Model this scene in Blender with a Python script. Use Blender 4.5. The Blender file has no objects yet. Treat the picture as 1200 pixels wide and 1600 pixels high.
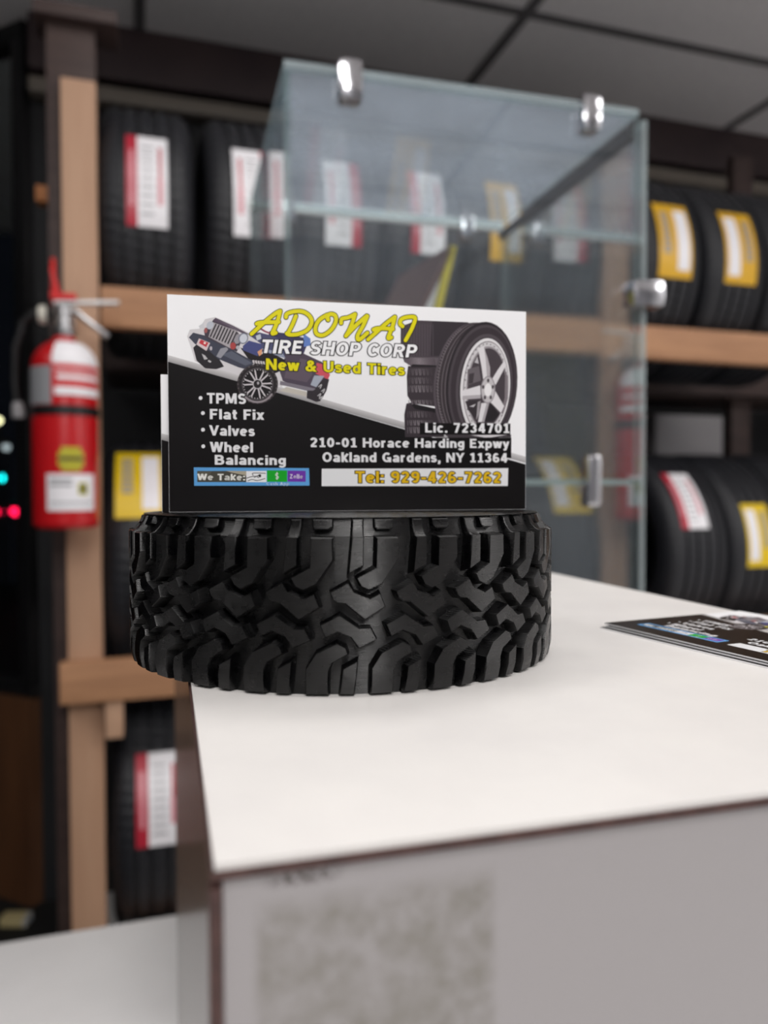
import bpy, bmesh, math, random
from mathutils import Vector, Matrix
from mathutils.geometry import tessellate_polygon
random.seed(7)
S = bpy.context.scene
COL = S.collection
PI = math.pi
R = math.radians

# ------------------------------------------------------------------ camera, world, lamps, exposure
EYE = 1.42                      # height of the lens above the shop floor
YAW = R(17.5)                   # the lens looks this far to the right of the rack wall's normal
PITCH = math.atan(32 / 1200)
cam = bpy.data.cameras.new('camera')
co = bpy.data.objects.new('camera', cam); COL.objects.link(co)
cam.sensor_width = 36; cam.lens = 27.0
cam.clip_start = 0.01; cam.clip_end = 100
co.location = (0, 0, EYE)
co.rotation_euler = (PI / 2 - PITCH, R(0.15), -YAW)
cam.dof.use_dof = True; cam.dof.focus_distance = 0.161; cam.dof.aperture_fstop = 13.0
S.camera = co
w = bpy.data.worlds.new('night'); S.world = w; w.use_nodes = True
w.node_tree.nodes['Background'].inputs[0].default_value = (0.010, 0.012, 0.018, 1)
w.node_tree.nodes['Background'].inputs[1].default_value = 0.3
S.view_settings.view_transform = 'Standard'; S.view_settings.look = 'None'
S.view_settings.gamma = 1; S.view_settings.use_curve_mapping = False
S.view_settings.exposure = -0.36
S.cycles.use_denoising = True
S.cycles.transparent_max_bounces = 24; S.cycles.max_bounces = 10

def area(name, loc, size, power, color=(1, .975, .955), aim=None, spread=180):
    l = bpy.data.lights.new(name, 'AREA'); l.shape = 'RECTANGLE'
    l.size, l.size_y = size; l.energy = power; l.color = color; l.spread = R(spread)
    o = bpy.data.objects.new(name, l); COL.objects.link(o); o.location = loc
    if aim: o.rotation_euler = (Vector(aim) - Vector(loc)).to_track_quat('-Z', 'Y').to_euler()
    return o
CEIL = EYE + 1.575
area('ceiling_lamp_near', (-0.17, -1.25, CEIL - .03), (.6, 1.2), 38)
area('ceiling_lamp_right', (2.3, -0.2, CEIL - .03), (1.2, .6), 24)
area('ceiling_lamp_left', (-1.5, 0.35, CEIL - .03), (1.2, .6), 16)
area('ceiling_lamp_far', (0.03, -2.75, CEIL - .03), (.5, 1.2), 60)
area('ceiling_lamp_middle', (0.45, 0.85, CEIL - .03), (1.2, .6), 13)
area('added_fill_side', (2.9, -1.1, CEIL - .03), (.6, 1.2), 30)  # added fill, no fixture known here; lifts the ceiling by bounce

# ------------------------------------------------------------------ measuring helpers
cy_, sy_ = math.cos(YAW), math.sin(YAW)
def c2w(x, z, h=0.0):           # right of / ahead of / above the lens  ->  room
    return Vector((x * cy_ + z * sy_, -x * sy_ + z * cy_, EYE + h))
def ray(px, py):
    v = Vector(((px - 600) / 1200, 1.0, (800 - py) / 1200))
    c, s = math.cos(-PITCH), math.sin(-PITCH)
    y, z = v.y * c - v.z * s, v.y * s + v.z * c
    return Vector((v.x * cy_ + y * sy_, -v.x * sy_ + y * cy_, z))
def on_y(px, py, Y):            # where a line of sight meets a wall-parallel plane
    d = ray(px, py); t = Y / d.y
    return Vector((d.x * t, Y, EYE + d.z * t))

# ------------------------------------------------------------------ materials
def lin(c):
    return tuple((x / 255 / 12.92) if x / 255 <= .04045 else ((x / 255 + .055) / 1.055) ** 2.4 for x in c)
MATS = {}
def mat(name, rgb, rough=.5, metal=0., spec=.5, coat=0., emit=None, estr=0.):
    if name in MATS: return MATS[name]
    m = bpy.data.materials.new(name); m.use_nodes = True
    b = m.node_tree.nodes['Principled BSDF']
    b.inputs['Base Color'].default_value = (*lin(rgb), 1)
    b.inputs['Roughness'].default_value = rough
    b.inputs['Metallic'].default_value = metal
    b.inputs['Specular IOR Level'].default_value = spec
    b.inputs['Coat Weight'].default_value = coat
    if emit:
        b.inputs['Emission Color'].default_value = (*lin(emit), 1)
        b.inputs['Emission Strength'].default_value = estr
    MATS[name] = m
    return m
class NT:
    def __init__(s, m): s.t = m.node_tree; s.b = s.t.nodes.get('Principled BSDF')
    def n(s, kind, **kw):
        x = s.t.nodes.new(kind)
        for k, v in kw.items():
            if k.startswith('i_'):
                key = k[2:]
                x.inputs[int(key) if key.isdigit() else key].default_value = v
            else: setattr(x, k, v)
        return x
    def l(s, a, b): s.t.links.new(a, b)
    def math(s, op, a, b=None):
        x = s.n('ShaderNodeMath', operation=op)
        for i, v in enumerate((a, b)):
            if v is None: continue
            if isinstance(v, (int, float)): x.inputs[i].default_value = v
            else: s.l(v, x.inputs[i])
        return x.outputs[0]
def noisy(m, rgb2, scale=(8, 8, 8), detail=6, lo=.35, hi=.7, bump=0., bscale=None):
    """second tone through stretched noise in object space"""
    k = NT(m); base = tuple(k.b.inputs['Base Color'].default_value)
    tc = k.n('ShaderNodeTexCoord'); mp = k.n('ShaderNodeMapping'); mp.inputs['Scale'].default_value = scale
    k.l(tc.outputs['Object'], mp.inputs[0])
    nz = k.n('ShaderNodeTexNoise', i_Scale=1.0, i_Detail=detail, i_Roughness=.6); k.l(mp.outputs[0], nz.inputs['Vector'])
    rp = k.n('ShaderNodeValToRGB'); rp.color_ramp.elements[0].position = lo; rp.color_ramp.elements[1].position = hi
    rp.color_ramp.elements[0].color = base; rp.color_ramp.elements[1].color = (*lin(rgb2), 1)
    k.l(nz.outputs[0], rp.inputs[0]); k.l(rp.outputs[0], k.b.inputs['Base Color'])
    if bump:
        bp = k.n('ShaderNodeBump', i_Strength=bump, i_Distance=.002); k.l(nz.outputs[0], bp.inputs['Height']); k.l(bp.outputs[0], k.b.inputs['Normal'])
    return m
pine = noisy(mat('pine', (196, 158, 130), .6), (180, 140, 112), (14, 14, 1.5), 4)
pine_x = noisy(mat('pine_along', (190, 142, 105), .6), (165, 120, 88), (4, 30, 40), 5)
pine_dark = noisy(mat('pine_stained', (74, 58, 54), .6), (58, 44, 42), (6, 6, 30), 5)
brown_panel = noisy(mat('brown_panel', (110, 72, 46), .55), (88, 56, 36), (14, 14, 2), 5)
header_m = noisy(mat('header_paint', (70, 56, 56), .6), (58, 46, 48), (4, 4, 4), 3)
rail_m = mat('grey_rail', (124, 116, 106), .5)
wall_dark = noisy(mat('dark_wall', (34, 35, 38), .7), (26, 27, 30), (3, 3, 3), 4)
wall_light = noisy(mat('shop_wall', (226, 226, 228), .6), (218, 218, 220), (2, 2, 2), 3)
wall_mid = noisy(mat('shop_wall_grey', (128, 128, 132), .6), (118, 118, 122), (2, 2, 2), 3)
ceil_m = noisy(mat('ceiling_tile', (232, 230, 231), .85), (222, 220, 222), (60, 60, 60), 4)
tbar_m = mat('ceiling_grid', (96, 94, 96), .6)
floor_m = noisy(mat('floor_tile', (238, 236, 234), .45), (228, 226, 224), (4, 4, 4), 4)
frame_m = mat('window_frame', (22, 22, 24), .4)
laminate = noisy(mat('white_laminate', (232, 229, 226), .33), (224, 221, 219), (30, 30, 30), 4)
laminate_b = noisy(mat('white_counter', (222, 220, 220), .4), (212, 210, 210), (5, 5, 5), 4)
edge_m = noisy(mat('brown_edge', (84, 58, 54), .5), (60, 40, 38), (300, 300, 300), 4)
chrome = mat('chrome', (210, 210, 214), .16, 1.0)
steel = mat('steel', (190, 190, 192), .3, 1.0)
rubber = mat('tyre_rubber', (33, 34, 39), .5, 0, .5)
white_l = mat('label_white', (250, 248, 252), .35)
red_l = mat('label_red', (186, 42, 62), .35)
pale_red = mat('label_pale_red', (222, 150, 160), .35)
yel_l = mat('label_yellow', (228, 176, 30), .35)
yel_b = mat('label_bright_yellow', (236, 200, 20), .35)
grey_l = mat('label_grey', (150, 152, 156), .4)
ext_red = mat('extinguisher_red', (196, 20, 28), .3, 0, .5, .3)
black_p = mat('black_plastic', (18, 18, 20), .4)
# dark tyre tread with fine cross sipes
k = NT(rubber); tc = k.n('ShaderNodeTexCoord'); sp = k.n('ShaderNodeSeparateXYZ'); k.l(tc.outputs['Object'], sp.inputs[0])
ang = k.math('ARCTAN2', sp.outputs[1], sp.outputs[2])
wv = k.math('SINE', k.math('ADD', k.math('MULTIPLY', ang, 74.0), k.math('MULTIPLY', sp.outputs[0], 40.0)))
bp = k.n('ShaderNodeBump', i_Strength=.22, i_Distance=.003); k.l(wv, bp.inputs['Height']); k.l(bp.outputs[0], k.b.inputs['Normal'])
# printed black plastic with thin horizontal print layers
pla = mat('printed_black_plastic', (3, 3, 4), .3, 0, .5)
k = NT(pla); tc = k.n('ShaderNodeTexCoord'); sp = k.n('ShaderNodeSeparateXYZ'); k.l(tc.outputs['Object'], sp.inputs[0])
mp = k.n('ShaderNodeMapping'); mp.inputs['Scale'].default_value = (120, 120, 1500); k.l(tc.outputs['Object'], mp.inputs[0])
nz = k.n('ShaderNodeTexNoise', i_Scale=1.0, i_Detail=4.0, i_Roughness=.6); k.l(mp.outputs[0], nz.inputs['Vector'])
sn_ = k.math('SINE', k.math('MULTIPLY', sp.outputs[2], 2 * PI / .00028))
hh_ = k.math('ADD', k.math('MULTIPLY', sn_, .35), nz.outputs[0])
bp = k.n('ShaderNodeBump', i_Strength=.9, i_Distance=.00005); k.l(hh_, bp.inputs['Height']); k.l(bp.outputs[0], k.b.inputs['Normal'])
k.b.inputs['Anisotropic'].default_value = .9; k.b.inputs['Anisotropic Rotation'].default_value = .25
tg = k.n('ShaderNodeTangent', direction_type='RADIAL', axis='Z'); k.l(tg.outputs[0], k.b.inputs['Tangent'])
n2 = k.n('ShaderNodeTexNoise', i_Scale=420.0, i_Detail=4.0); k.l(tc.outputs['Object'], n2.inputs['Vector'])
rp = k.n('ShaderNodeMapRange', i_1=.35, i_2=.7, i_3=.24, i_4=.38); k.l(n2.outputs[0], rp.inputs[0]); k.l(rp.outputs[0], k.b.inputs['Roughness'])

def glass_mat(name, tint=(.93, .97, .96), dust=0.0, dcol=(.8, .85, .9), f0=.042):
    m = bpy.data.materials.new(name); m.use_nodes = True; t = m.node_tree; t.nodes.clear(); k = NT(m)
    g = k.n('ShaderNodeNewGeometry')
    dot = k.n('ShaderNodeVectorMath', operation='DOT_PRODUCT'); k.l(g.outputs['Incoming'], dot.inputs[0]); k.l(g.outputs['Normal'], dot.inputs[1])
    a = k.math('ABSOLUTE', dot.outputs['Value'])
    f = k.math('POWER', k.math('SUBTRACT', 1.0, a), 5.0)
    f = k.math('ADD', k.math('MULTIPLY', f, 1 - f0), f0)
    tr = k.n('ShaderNodeBsdfTransparent'); tr.inputs[0].default_value = (*tint, 1)
    gl = k.n('ShaderNodeBsdfGlossy'); gl.inputs['Roughness'].default_value = .02; gl.inputs[0].default_value = (1, 1, 1, 1)
    mx = k.n('ShaderNodeMixShader'); k.l(f, mx.inputs[0]); k.l(tr.outputs[0], mx.inputs[1]); k.l(gl.outputs[0], mx.inputs[2])
    out = k.n('ShaderNodeOutputMaterial'); last = mx.outputs[0]
    if dust:
        tc = k.n('ShaderNodeTexCoord'); nz = k.n('ShaderNodeTexNoise', i_Scale=9.0, i_Detail=4.0); k.l(tc.outputs['Object'], nz.inputs['Vector'])
        fac = k.n('ShaderNodeMapRange', i_1=.3, i_2=.7, i_3=dust * .7, i_4=dust * 1.3); k.l(nz.outputs[0], fac.inputs[0])
        df = k.n('ShaderNodeBsdfDiffuse'); df.inputs[0].default_value = (*dcol, 1)
        tl = k.n('ShaderNodeBsdfTranslucent'); tl.inputs[0].default_value = (*dcol, 1)
        m2 = k.n('ShaderNodeMixShader', i_0=.5); k.l(df.outputs[0], m2.inputs[1]); k.l(tl.outputs[0], m2.inputs[2])
        m3 = k.n('ShaderNodeMixShader'); k.l(fac.outputs[0], m3.inputs[0]); k.l(last, m3.inputs[1]); k.l(m2.outputs[0], m3.inputs[2]); last = m3.outputs[0]
    k.l(last, out.inputs[0])
    MATS[name] = m
    return m
glass = glass_mat('clear_glass', (.96, .975, .975), .03, (.74, .82, .95))
glass_dusty = glass_mat('dusty_glass', (.94, .97, .975), .23, (.76, .84, .98))
glass_mirror = glass_mat('coated_glass', (.85, .9, .9), .03, f0=.36)
glass_win = glass_mat('window_glass', (.9, .93, .93))
def edge_glass(name, rgb, f):
    m = mat(name, rgb, .15, 0, .6); t = m.node_tree; k = NT(m)
    tr = k.n('ShaderNodeBsdfTransparent'); tr.inputs[0].default_value = (.8, .92, .9, 1)
    mx = k.n('ShaderNodeMixShader', i_0=f); k.l(tr.outputs[0], mx.inputs[1]); k.l(k.b.outputs[0], mx.inputs[2]); k.l(mx.outputs[0], t.nodes['Material Output'].inputs[0])
    return m
glass_edge = edge_glass('glass_edge', (190, 202, 204), .45)
glass_edge_dark = edge_glass('glass_edge_dark', (96, 112, 112), .3)
painted_dark_edge = mat('dark_edge_paint', (26, 26, 29), .5)  # tone of a glass edge left dark by inner reflection

# ------------------------------------------------------------------ mesh builder
class MB:
    def __init__(s): s.v = []; s.f = []; s.m = []
    def add(s, verts, faces, m=0):
        o = len(s.v); s.v += [tuple(v) for v in verts]
        s.f += [tuple(i + o for i in f) for f in faces]; s.m += [m] * len(faces)
    def box(s, c, d, m=0, M=None):
        x, y, z = (e / 2 for e in d)
        vs = [Vector((i * x, j * y, l * z)) for i in (-1, 1) for j in (-1, 1) for l in (-1, 1)]
        if M is not None: vs = [M @ v for v in vs]
        vs = [v + Vector(c) for v in vs]
        s.add(vs, [(0, 1, 3, 2), (4, 6, 7, 5), (0, 4, 5, 1), (2, 3, 7, 6), (0, 2, 6, 4), (1, 5, 7, 3)], m)
    def lathe(s, prof, n=48, axis='z', c=(0, 0, 0), m=0, closed=False, a0=0., a1=2 * PI):
        full = abs(a1 - a0 - 2 * PI) < 1e-6; cols = n if full else n + 1
        vs = []
        for i in range(cols):
            a = a0 + (a1 - a0) * i / n
            for (r, h) in prof:
                p = (r * math.cos(a), r * math.sin(a), h) if axis == 'z' else (h, r * math.cos(a), r * math.sin(a))
                vs.append((p[0] + c[0], p[1] + c[1], p[2] + c[2]))
        q = len(prof); fs = []
        for i in range(n):
            j = (i + 1) % cols
            for t in range(q if closed else q - 1):
                u = (t + 1) % q
                fs.append((i * q + t, j * q + t, j * q + u, i * q + u))
        s.add(vs, fs, m)
    def tube(s, pts, r, n=10, m=0):
        pts = [Vector(p) for p in pts]; rr = r if isinstance(r, (list, tuple)) else [r] * len(pts)
        vs = []; up = Vector((.123, .31, .94))
        for i, p in enumerate(pts):
            t = (pts[min(i + 1, len(pts) - 1)] - pts[max(i - 1, 0)]).normalized()
            a = t.cross(up).normalized(); b = t.cross(a)
            vs += [p + rr[i] * (a * math.cos(2 * PI * k / n) + b * math.sin(2 * PI * k / n)) for k in range(n)]
        fs = [(i * n + k, i * n + (k + 1) % n, (i + 1) * n + (k + 1) % n, (i + 1) * n + k) for i in range(len(pts) - 1) for k in range(n)]
        fs += [tuple(range(n))[::-1], tuple(range((len(pts) - 1) * n, len(pts) * n))]
        s.add(vs, fs, m)
    def prism(s, poly, z0, z1, m=0, M=None):
        n = len(poly)
        vs = [Vector((x, y, z0)) for x, y in poly] + [Vector((x, y, z1)) for x, y in poly]
        if M is not None: vs = [M @ v for v in vs]
        s.add(vs, [tuple(range(n))[::-1], tuple(range(n, 2 * n))] + [(i, (i + 1) % n, n + (i + 1) % n, n + i) for i in range(n)], m)
    def build(s, name, mats, parent=None, loc=(0, 0, 0), rotz=0., smooth=True, bevel=0., sharp=35, recalc=True):
        me = bpy.data.meshes.new(name); me.from_pydata(s.v, [], s.f)
        for m in (mats if isinstance(mats, (list, tuple)) else [mats]): me.materials.append(m)
        me.polygons.foreach_set('material_index', s.m)
        bm = bmesh.new(); bm.from_mesh(me)
        if recalc: bmesh.ops.recalc_face_normals(bm, faces=bm.faces)
        if bevel:
            es = [e for e in bm.edges if len(e.link_faces) == 2 and e.calc_face_angle(0) > R(25)]
            bmesh.ops.bevel(bm, geom=es, offset=bevel, segments=2, profile=.6, affect='EDGES', clamp_overlap=True)
        for f in bm.faces: f.smooth = smooth
        for e in bm.edges:
            if len(e.link_faces) != 2 or e.calc_face_angle(0) > R(sharp): e.smooth = False
        bm.to_mesh(me); bm.free()
        o = bpy.data.objects.new(name, me); COL.objects.link(o)
        o.location = loc; o.rotation_euler = (0, 0, rotz)
        if parent is not None: o.parent = parent
        return o
def tag(o, label=None, cat=None, group=None, kind=None):
    for key, val in (('label', label), ('category', cat), ('group', group), ('kind', kind)):
        if val: o[key] = val
    return o
def empty(name, loc, rotz=0.):
    o = bpy.data.objects.new(name, None); COL.objects.link(o); o.location = loc; o.rotation_euler = (0, 0, rotz)
    o.empty_display_size = .02
    return o
def struct(name, mb, m, **kw):
    o = mb.build(name, m, **kw); o['kind'] = 'structure'; return o
def copy_thing(o):
    c = o.copy(); COL.objects.link(c)
    for ch in list(o.children):
        d = ch.copy(); COL.objects.link(d); d.parent = c
        for g in list(ch.children):
            e = g.copy(); COL.objects.link(e); e.parent = d
    return c

# ------------------------------------------------------------------ the room
X0, X1, Y0, Y1 = -2.6, 3.4, -3.4, 2.86
CX = -0.34                       # the rack wall ends here and an angled shopfront begins
b = MB(); b.box(((X0 + X1) / 2, (Y0 + 5) / 2, -.05), (X1 - X0 + .4, 5 - Y0 + .4, .1)); struct('floor', b, floor_m)
b = MB(); b.box(((X0 + X1) / 2, (Y0 + 5) / 2, CEIL + .05), (X1 - X0 + .4, 5 - Y0 + .4, .1)); struct('ceiling', b, ceil_m)
b = MB()
for gx in (-2.43, -1.21, .01, 1.225, 2.44):
    b.box((gx, (Y0 + Y1) / 2, CEIL - .004), (.034, Y1 - Y0, .008))
for gy in (-2.57, -1.95, -1.34, -.73, -.12, .49, 1.10, 1.71, 2.31):
    b.box(((X0 + X1) / 2, gy, CEIL - .0035), (X1 - X0, .034, .007))
struct('trim_1', b, tbar_m, smooth=False)
b = MB(); b.box(((CX + X1) / 2, Y1 + .05, CEIL / 2), (X1 - CX, .1, CEIL)); struct('wall_back', b, wall_dark)
b = MB(); b.box((X1 + .05, (Y0 + Y1) / 2, CEIL / 2), (.1, Y1 - Y0 + .2, CEIL)); struct('wall_right', b, wall_light)
b = MB(); b.box(((X0 + X1) / 2, Y0 - .05, CEIL / 2), (X1 - X0 + .2, .1, CEIL)); struct('wall_front', b, wall_mid)
b = MB(); b.box((X0 - .05, (Y0 + 5) / 2, CEIL / 2), (.1, 5 - Y0, CEIL)); struct('wall_left', b, wall_dark)
# header along the top of the rack wall with a pale rail under it
b = MB(); b.box(((CX + X1) / 2, Y1 - .04, CEIL - .09), (X1 - CX, .08, .18)); struct('trim_2', b, header_m, bevel=.004)
b = MB(); b.box(((CX + X1) / 2, Y1 - .05, CEIL - .235), (X1 - CX, .07, .05)); struct('trim_3', b, rail_m, bevel=.006)
# angled shopfront: brown panel below, dark framed window above
ang = math.atan2(.688, -.725); L = 3.0
def front(name, x0, x1, z0, z1, d, m, off=0., kw={}):
    q = MB(); q.box(((x0 + x1) / 2, off, (z0 + z1) / 2), (x1 - x0, d, z1 - z0))
    return struct(name, q, m, loc=(CX, Y1, 0), rotz=ang, **kw)
front('wall_shopfront', 0, L, 0, .72, .1, brown_panel)
fr = MB()
for z in (.74, CEIL - .03): fr.box((L / 2, 0, z), (L, .07, .06))
for x in (.03, .80, 1.6, L - .03): fr.box((x, 0, (CEIL + .7) / 2), (.06, .07, CEIL - .8))
fo = struct('window_1', fr, frame_m, loc=(CX, Y1, 0), rotz=ang, bevel=.004)
gp = MB(); gp.box((L / 2, 0, (CEIL + .7) / 2), (L - .02, .008, CEIL - .78))
gp.build('window_pane', glass_win, fo, smooth=False)

q = MB(); q.box((-3, 9.2, -.06), (14, 8, .12)); struct('ground', q, noisy(mat('asphalt', (40, 40, 42), .8), (30, 30, 32), (3, 3, 3), 5))
# ------------------------------------------------------------------ street lights beyond the window
def lamp(px, py, dist, rad, rgb, stren, label, cat='street lamp', nm='street_lamp'):
    d = ray(px, py); p = Vector((0, 0, EYE)) + d * dist
    e = empty(nm, p); tag(e, label, cat)
    q = MB(); q.lathe([(.001, -rad), (rad * .7, -rad * .7), (rad, 0), (rad * .7, rad * .7), (.001, rad)], 20)
    q.build('lens', mat('lamp_%d_%d_%d_%d' % (*rgb, stren), (20, 20, 20), .5, emit=rgb, estr=stren), e)
    h = MB(); h.lathe([(rad * .9, rad * .6), (rad * 1.3, rad * 1.1), (rad * .9, rad * 2.0), (.001, rad * 2.1)], 16)
    h.build('hood', black_p, e)
    h = MB(); h.tube([(0, rad * 1.6, -p.z + .001), (0, rad * 1.6, 0)], .02, 8); h.build('pole', black_p, e)
lamp(-3, 655, 9, .045, (255, 244, 190), 5, 'warm white street lamp outside the dark window, topmost of the lights')
lamp(10, 697, 9.2, .045, (220, 230, 235), 1.2, 'dim white street lamp outside the dark window, above the turquoise light')
lamp(0, 745, 9.4, .055, (20, 240, 240), 8, 'turquoise green traffic light glowing outside the window', 'traffic light', 'traffic_light')
lamp(24, 797, 9.6, .06, (255, 20, 70), 7, 'right one of two red lights outside the window, beside the red extinguisher', 'signal light', 'signal_light')
lamp(0, 798, 9.6, .05, (255, 20, 70), 6, 'left one of two red lights outside the window, at the photo edge', 'signal light', 'signal_light')
# added dark sheet hides the floor made pale for bounce; small box on it
q = MB(); q.prism([(-1.3, -1.2), (.905, -1.2), (.905, .655), (.735, .655), (.725, .630), (-1.3, 2.54)], 0, .006); m_ = q.build('added_floor_sheet', noisy(mat('sheet_black', (24, 25, 25), .8), (16, 17, 17), (40, 40, 40), 4), bevel=.002); m_.location = (-1.1, 2.2, 0)
tag(m_, 'added dark sheet over the pale floor by the shopfront at the lower left', 'floor sheet')
bx = ray(20, 1430); bx = bx * ((.03 - EYE) / bx.z)
q = MB(); q.box((0, 0, .014), (.075, .05, .028)); q.box((.044, 0, .014), (.013, .05, .028), 1)
m_ = q.build('small_box', [mat('box_yellow', (206, 190, 140), .5), mat('box_white', (200, 205, 212), .5)], bevel=.002); m_.location = (bx.x, bx.y, .0061); m_.rotation_euler = (0, 0, -.3)
tag(m_, 'small pale yellow box lying on the dark sheet at the lower left', 'box')

# ------------------------------------------------------------------ tyre rack
RY = 1.80                        # front face of the rack
UP, MID, LOW = EYE + .453, EYE - .366, EYE - .99     # top edges of the three rows of boards
rack = empty('tire_rack', (1.2, RY + .3, 0)); tag(rack, 'pine timber tyre rack along the back wall with three rows of tyres', 'tire rack')
def rp(name, x0, x1, y0, y1, z0, z1, m, bev=.004):
    q = MB(); q.box(((x0 + x1) / 2 - 1.2, (y0 + y1) / 2 - RY - .3, (z0 + z1) / 2), (x1 - x0, y1 - y0, z1 - z0))
    return q.build(name, m, rack, bevel=bev)
for z, xs in ((UP, -.082), (MID, -.172), (LOW, -.10)):
    rp('front_board', xs, 3.3, RY - (.042 if z == MID else 0), RY + .038 - (.04 if z == MID else 0), z - .089, z, pine_x)
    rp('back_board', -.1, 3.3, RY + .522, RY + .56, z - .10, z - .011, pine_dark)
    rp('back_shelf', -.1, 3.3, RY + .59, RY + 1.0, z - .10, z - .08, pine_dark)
rp('added_floor_cover', -.08, 3.3, RY + .04, RY + 1.0, 0, .02, pine_dark)  # added dark board, covers the lamp-lit floor under the rack
ptop = on_y(120, 121, RY).z
tag(rp('post', -.158, -.086, RY, RY + .036, 0, ptop, pine), 'pale pine face board of the left post')
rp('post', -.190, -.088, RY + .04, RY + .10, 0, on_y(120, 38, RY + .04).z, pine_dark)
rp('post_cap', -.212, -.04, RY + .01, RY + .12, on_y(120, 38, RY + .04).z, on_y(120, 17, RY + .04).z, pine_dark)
for x in (on_y(1152, 690, RY + .64).x, 3.2):
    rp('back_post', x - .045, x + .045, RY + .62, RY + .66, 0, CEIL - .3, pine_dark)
rp('block', -.082, -.044, RY - .03, RY + .03, MID - .089 - .085, MID - .0892, pine)
rp('peg', on_y(56, 300, RY + .05).x, -.17, RY + .05, RY + .09, on_y(56, 312, RY + .05).z, on_y(56, 286, RY + .05).z, mat('orange_wood', (150, 92, 44), .6))

TR, TW = .30, .205
def tyre_profile():
    R0, w2 = TR, TW / 2
    p = [(.195, -w2 * .72), (.205, -w2 * .86), (.235, -w2 * .99), (.262, -w2), (.283, -w2 * .93), (.293, -w2 * .82)]
    gs = [-.052, -.018, .018, .052]
    p.append((R0 - .001, -w2 * .72))
    for g in gs:
        p += [(R0 + .001, g - .006), (R0 - .007, g - .0045), (R0 - .007, g + .0045), (R0 + .001, g + .006)]
    p += [(R0 - .001, w2 * .72), (.293, w2 * .82), (.283, w2 * .93), (.262, w2), (.235, w2 * .99), (.205, w2 * .86), (.195, w2 * .72)]
    return p + [(.205, w2 * .6), (.28, w2 * .55), (.28, -w2 * .55), (.205, -w2 * .6)]
tb = MB(); tb.lathe(tyre_profile(), 80, 'x', closed=True)
TYRE = tb.build('car_tire', rubber); TYRE_ME = TYRE.data
bpy.data.objects.remove(TYRE)
LABEL_ME = {}
def label_mesh(kind, wd, a0, a1, off):
    """sticker wrapped on the crown; angle 0 looks straight at the shopper, up is positive"""
    q = MB(); n = 14
    def patch(x0, x1, f0, f1, m, lift):
        r = TR + .0025 + lift
        aa = [a0 + (a1 - a0) * (f0 + (f1 - f0) * i / n) for i in range(n + 1)]
        vs = [(x, -r * math.cos(a), r * math.sin(a)) for a in aa for x in (off + wd * (x0 - .5), off + wd * (x1 - .5))]
        vs += [(x, -(r - .0012) * math.cos(a), (r - .0012) * math.sin(a)) for a in aa for x in (off + wd * (x0 - .5), off + wd * (x1 - .5))]
        t = 2 * (n + 1)
        fs = [(2 * i, 2 * i + 1, 2 * i + 3, 2 * i + 2) for i in range(n)] + [(t + 2 * i, t + 2 * i + 2, t + 2 * i + 3, t + 2 * i + 1) for i in range(n)]
        fs += [(2 * i, 2 * i + 2, t + 2 * i + 2, t + 2 * i) for i in range(n)] + [(2 * i + 1, t + 2 * i + 1, t + 2 * i + 3, 2 * i + 3) for i in range(n)]
        fs += [(0, t, t + 1, 1), (2 * n, 2 * n + 1, t + 2 * n + 1, t + 2 * n)]
        q.add(vs, fs, m)
    if kind in ('red_left', 'red_right'):
        mir = (lambda a, c: (a, c)) if kind == 'red_left' else (lambda a, c: (1 - c, 1 - a))
        patch(*mir(.26, 1), 0, 1, 0, 0); patch(*mir(0, .27), 0, 1, 1, .0004)
        patch(*mir(.76, .88), .22, .5, 2, .0005); patch(*mir(.78, .86), .5, .86, 1, .0005)
        for i in range(9): patch(*mir(.36, .66), .12 + i * .09, .14 + i * .09, 3, .0004)
        patch(*mir(.09, .18), .2, .8, 2, .0008)
    else:
        y = 4 if kind.startswith('yellow') else 5
        patch(0, 1, 0, 1, y, 0)
        a, c = ((.56, .92) if kind.endswith('right') else (.10, .46)); patch(a, c, .10, .9, 0, .0005)
        a, c = ((.14, .36) if kind.endswith('right') else (.64, .86)); patch(a, c, .3, .86, 3, .0005)
        for i in range(8): patch(a + .04, c - .04, .34 + i * .065, .365 + i * .065, y, .0009)
    return q
def tyre(x, zrow, label, kind=None, wd=.09, a0=-.5, a1=.15, off=0., sink=.19, y=None):
    o = bpy.data.objects.new('car_tire', TYRE_ME); COL.objects.link(o)
    o.location = (x, RY + .28 if y is None else y, zrow + sink)
    tag(o, label, 'tire', {UP: 'tyres on the upper row of the rack', MID: 'tyres on the middle row of the rack', LOW: 'tyres on the lowest row of the rack'}[zrow])
    if kind:
        s = label_mesh(kind, wd, a0, a1, off).build('sticker', [white_l, red_l, pale_red, grey_l, yel_l, yel_b], o)
        s['label'] = {'red_left': 'white sticker with a red left stripe', 'red_right': 'white sticker with a red right stripe'}.get(kind, 'yellow sticker with white panels')
    return o
up = [(.018, 'red_left', 'black tyre with red and white sticker beside the pale post on the upper row'),
      (.250, 'red_right', 'black tyre with white and red sticker just left of the glass case, upper row'),
      (.463, 'red_right', 'upper row tyre with white and red sticker seen through the glass near the left clip'),
      (.677, 'red_left', 'upper row tyre with red and white sticker seen through glass above the leaning tent sign'),
      (.888, 'yellow_right', 'upper row tyre with a yellow sticker seen through the middle of the glass case'),
      (1.14, None, 'plain upper row tyre without a sticker, behind the right side of the glass case'),
      (1.40, 'yellow_right', 'upper row tyre with yellow sticker just right of the glass case'),
      (1.62, 'yellow_left', 'upper row tyre with yellow sticker by the right edge of the photo'),
      (1.835, None, 'upper row tyre cut off by the right edge of the photo')]
for x, kd, lb in up: tyre(x, UP, lb, kd, .108 if x > 1.3 else .088, -.20, .52, 0)
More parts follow.
